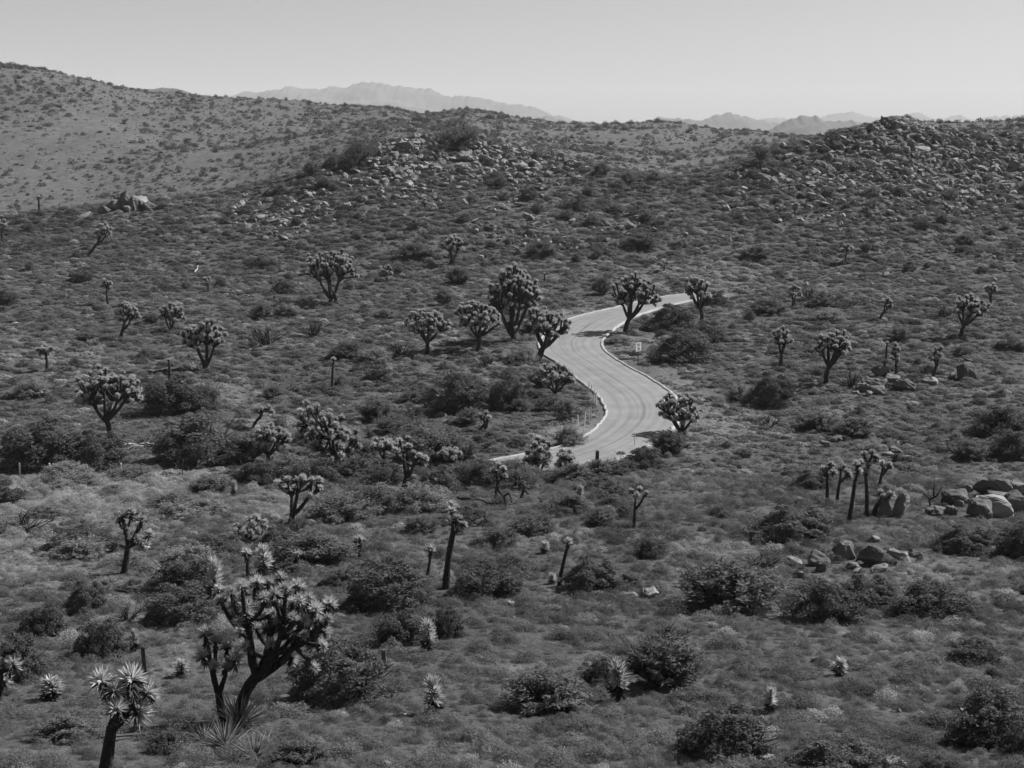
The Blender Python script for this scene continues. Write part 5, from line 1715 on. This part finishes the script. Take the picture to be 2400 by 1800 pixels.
auto_bushes(20, (560, 1230, 890, 1110), lambda u, v: 0.6, (46, 90), "brush in the belt left of the road bend", "brush in the belt left of the road bend", "the brush belt beside the bend", "ABJB", (0.4, 0.6))
auto_bushes(25, (0, 640, 1120, 1440), lambda u, v: 0.3 + g2(u, v, 150, 1220, 260, 130), (70, 150), "large pale bush in the grass at left", "large pale bushes at left", "the pale grass at left", "PPAP", (0.26, 0.4))
auto_bushes(22, (640, 1500, 1120, 1420), lambda u, v: 0.5, (60, 130), "grey bush below the road", "grey bushes below the road", "the scrub below the road", "ABAJ", (0.3, 0.5))
auto_bushes(30, (0, 2400, 1120, 1800), lambda u, v: 0.5, (26, 62), "small bush in the near scrub below the road", "small bushes of the near slope", "the near slope", "ABBBJ", (0.4, 0.6))


# pinyon pines on the knolls
def pine(u, v, h, w, label, seed):
    b = hit(u, v); m = mpp(b); r = np.random.default_rng(seed)
    Hh = h * m; Ww = w * m
    o = empty("pinyon_pine", b - Vector((0, 0, .1)), label, "tree")
    tb = Tubes()
    fork = np.array([0.05 * Ww, 0, Hh * 0.3])
    tb.add(bez(np.array([0, 0, -.3]), fork * 0.5 + np.array([-.1, 0, 0]), fork, 6), np.linspace(.045 * Hh, .03 * Hh, 6), 8, .1)
    Pn = []; D = []; Sz = []
    tips = []
    for i in range(26):
        d = r.normal(size=3); d /= np.linalg.norm(d); d[2] = abs(d[2]) * .9 - .12
        e = np.array([d[0] * Ww * .45, d[1] * Ww * .4, Hh * .42 + d[2] * Hh * .50]) * np.array([1, 1, 1]) + r.normal(size=3) * .1
        tips.append(e)
        tb.add(bez(fork, (fork + e) / 2 + np.array([0, 0, -.08 * Hh]), e, 5), np.linspace(.02 * Hh, .006 * Hh, 5), 5)
        for k in range(3):
            c = e * (0.75 + .25 * r.random()) + fork * (.12) + r.normal(size=3) * .06 * Ww
            q = rand_unit(70, r)
            Pn.append(c + q * np.array([.085 * Ww, .085 * Ww, .045 * Hh])); dd = q + np.array([0, 0, .5]); D.append(dd / np.linalg.norm(dd, axis=1)[:, None]); Sz.append(np.full(70, .028 * Ww) + .02 * Ww * r.random(70))
    obj("trunk", tb.mesh("trunk", [M_bark]), o)
    V, T = leaves(np.concatenate(Pn), np.concatenate(D), np.concatenate(Sz), .45, r)
    obj("crown", mesh_np("crown", V, [T], [M_brush]), o)


pine(1068, 352, 86, 110, "big spreading pinyon pine on top of the middle knoll", 1)
pine(842, 392, 78, 72, "pinyon pine left of the middle knoll", 2)
pine(1778, 386, 58, 60, "pinyon pine in the saddle left of the rocky hill", 3)
pine(1948, 342, 46, 38, "dark round pine on the left shoulder of the rocky hill", 4)
pine(2292, 336, 36, 38, "dark round pine on the right shoulder of the rocky hill", 5)


# ------------------------------------------------------------------ posts and sign
def box_mesh(name, sx, sy, sz, material, z0=0.0, bevel=0.006, taper=1.0):
    bm = bmesh.new()
    bmesh.ops.create_cube(bm, size=1.0)
    for v in bm.verts:
        t = taper if v.co.z > 0 else 1.0
        v.co.x *= sx * t; v.co.y *= sy * t; v.co.z = (v.co.z + .5) * sz + z0
    if bevel: bmesh.ops.bevel(bm, geom=list(bm.edges), offset=bevel, segments=1, affect='EDGES')
    me = bpy.data.meshes.new(name); bm.to_mesh(me); bm.free(); me.materials.append(material)
    return me


STAKE = [("first", 1380, 918, 24), ("second", 1386, 918, 17), ("third", 1393, 942, 32), ("fourth", 1396, 944, 26), ("fifth", 1398, 951, 25), ("sixth", 1385, 985, 31), ("seventh", 1380, 991, 36),
         ("eighth", 1370, 998, 30), ("ninth", 1355, 1003, 30), ("tenth", 1342, 999, 14)]
for nm, u, v, h in STAKE:
    b = hit(u, v); m = mpp(b)
    o = empty("marker_stake", b, "%s white stake, counted from the far end, inside the road bend" % nm, "stake", "white stakes inside the road bend")
    o.rotation_euler = (rng.normal() * .03, rng.normal() * .05, rng.random())
    obj("post", box_mesh("post", 0.085, 0.05, h * m + .2, M_white, -.2, .008, .8), o)
    obj("cap", box_mesh("cap", 0.095, 0.06, 0.05, M_white, h * m - 0.01, .008, .6), o)
for u, v, h, wd, lab, mt_ in [(1487, 1046, 29, .08, "lone white delineator at the near side of the road", M_white), (47, 1112, 27, .12, "left white fence post in front of the big juniper", M_white),
                              (117, 1120, 34, .13, "tallest white fence post in front of the big juniper", M_white), (283, 1106, 20, .12, "white fence post right of the left junipers", M_white),
                              (1399, 1094, 38, .26, "short dark wooden stub post at the road's near edge", M_wood), (427, 1120, 42, .06, "thin dark stake in front of the wide juniper", M_dark),
                              (340, 1580, 66, .13, "dark bare stump pole right of the small young joshua", M_wood), (901, 1570, 48, .14, "grey dead stump pole below the knobby juniper", M_greyw),
                              (1262, 838, 20, .06, "thin dark marker beside the thick joshua trunk", M_dark)]:
    b = hit(u, v); m = mpp(b)
    o = empty("post", b, lab, "post")
    o.rotation_euler = (rng.normal() * .03, rng.normal() * .04, rng.random() * .5)
    obj("shaft", box_mesh("shaft", wd, wd * .7, h * m + .25, mt_, -.25, .012, .85), o)
    obj("cap", box_mesh("cap", wd * 1.02, wd * .74, .06, mt_, h * m - .02, .01, .55), o)

b = hit(1495, 855)
sg = empty("speed_sign", b, "white SPEED LIMIT 30 sign on a dark post right of the road", "sign")
sg.rotation_euler = (0, 0, math.radians(42))
obj("post", box_mesh("post", .08, .06, 2.12, M_dark, -.25, .006), sg)
pl = obj("panel", box_mesh("panel", .76, .022, .86, M_signw, 0, .004), sg, (0, -.05, 1.32))
bd = Tubes()
cor = np.array([(-.285, -.0135, .035), (.285, -.0135, .035), (.285, -.0135, .765), (-.285, -.0135, .765), (-.285, -.0135, .035)])
bd_b = bmesh.new()
for (x0, x1, z0, z1) in ((-.35, .35, .03, .042), (-.35, .35, .818, .83), (-.35, -.338, .042, .818), (.338, .35, .042, .818)):
    vs_ = [bd_b.verts.new(p) for p in ((x0, -.0135, z0), (x1, -.0135, z0), (x1, -.0135, z1), (x0, -.0135, z1))]
    bd_b.faces.new(vs_)
bme = bpy.data.meshes.new("border"); bd_b.to_mesh(bme); bd_b.free(); bme.materials.append(M_black)
obj("border", bme, pl)
for txt, sz_, zz in (("SPEED", .17, .66), ("LIMIT", .17, .50), ("30", .44, .11)):
    cu = bpy.data.curves.new("lettering", 'FONT'); cu.body = txt; cu.size = sz_; cu.align_x = 'CENTER'; cu.extrude = .002; cu.offset = .001 if txt != "30" else .006
    cu.materials.append(M_black)
    tmp = bpy.data.objects.new("text_source", cu)
    lme = bpy.data.meshes.new_from_object(tmp); bpy.data.objects.remove(tmp)
    to = obj("lettering", lme, pl, (0, -.0155, zz)); to.rotation_euler = (math.pi / 2, 0, 0)

# ------------------------------------------------------------------ haze
bm = bmesh.new(); bmesh.ops.create_cube(bm, size=1.0)
x0, x1, y0, y1, z0, z1 = -13600, 13600, -13600, 13600, CZ - 130, CZ + 360
for v_ in bm.verts:
    v_.co.x = x1 if v_.co.x > 0 else x0; v_.co.y = y1 if v_.co.y > 0 else y0; v_.co.z = z1 if v_.co.z > 0 else z0
hm = bpy.data.meshes.new("haze"); bm.to_mesh(hm); bm.free()
mh = bpy.data.materials.new("haze_air"); mh.use_nodes = True
N = mh.node_tree.nodes; N.clear()
pv = N.new("ShaderNodeVolumePrincipled"); pv.inputs["Density"].default_value = 0.75e-4; pv.inputs["Color"].default_value = (.97, .97, .97, 1); pv.inputs["Anisotropy"].default_value = 0.0
mo = N.new("ShaderNodeOutputMaterial"); mh.node_tree.links.new(pv.outputs[0], mo.inputs["Volume"])
hm.materials.append(mh)
tag(obj("haze", hm), "thin pale haze filling the air over the desert", "haze", kind="stuff")
print("OBJECTS", len(bpy.data.objects))
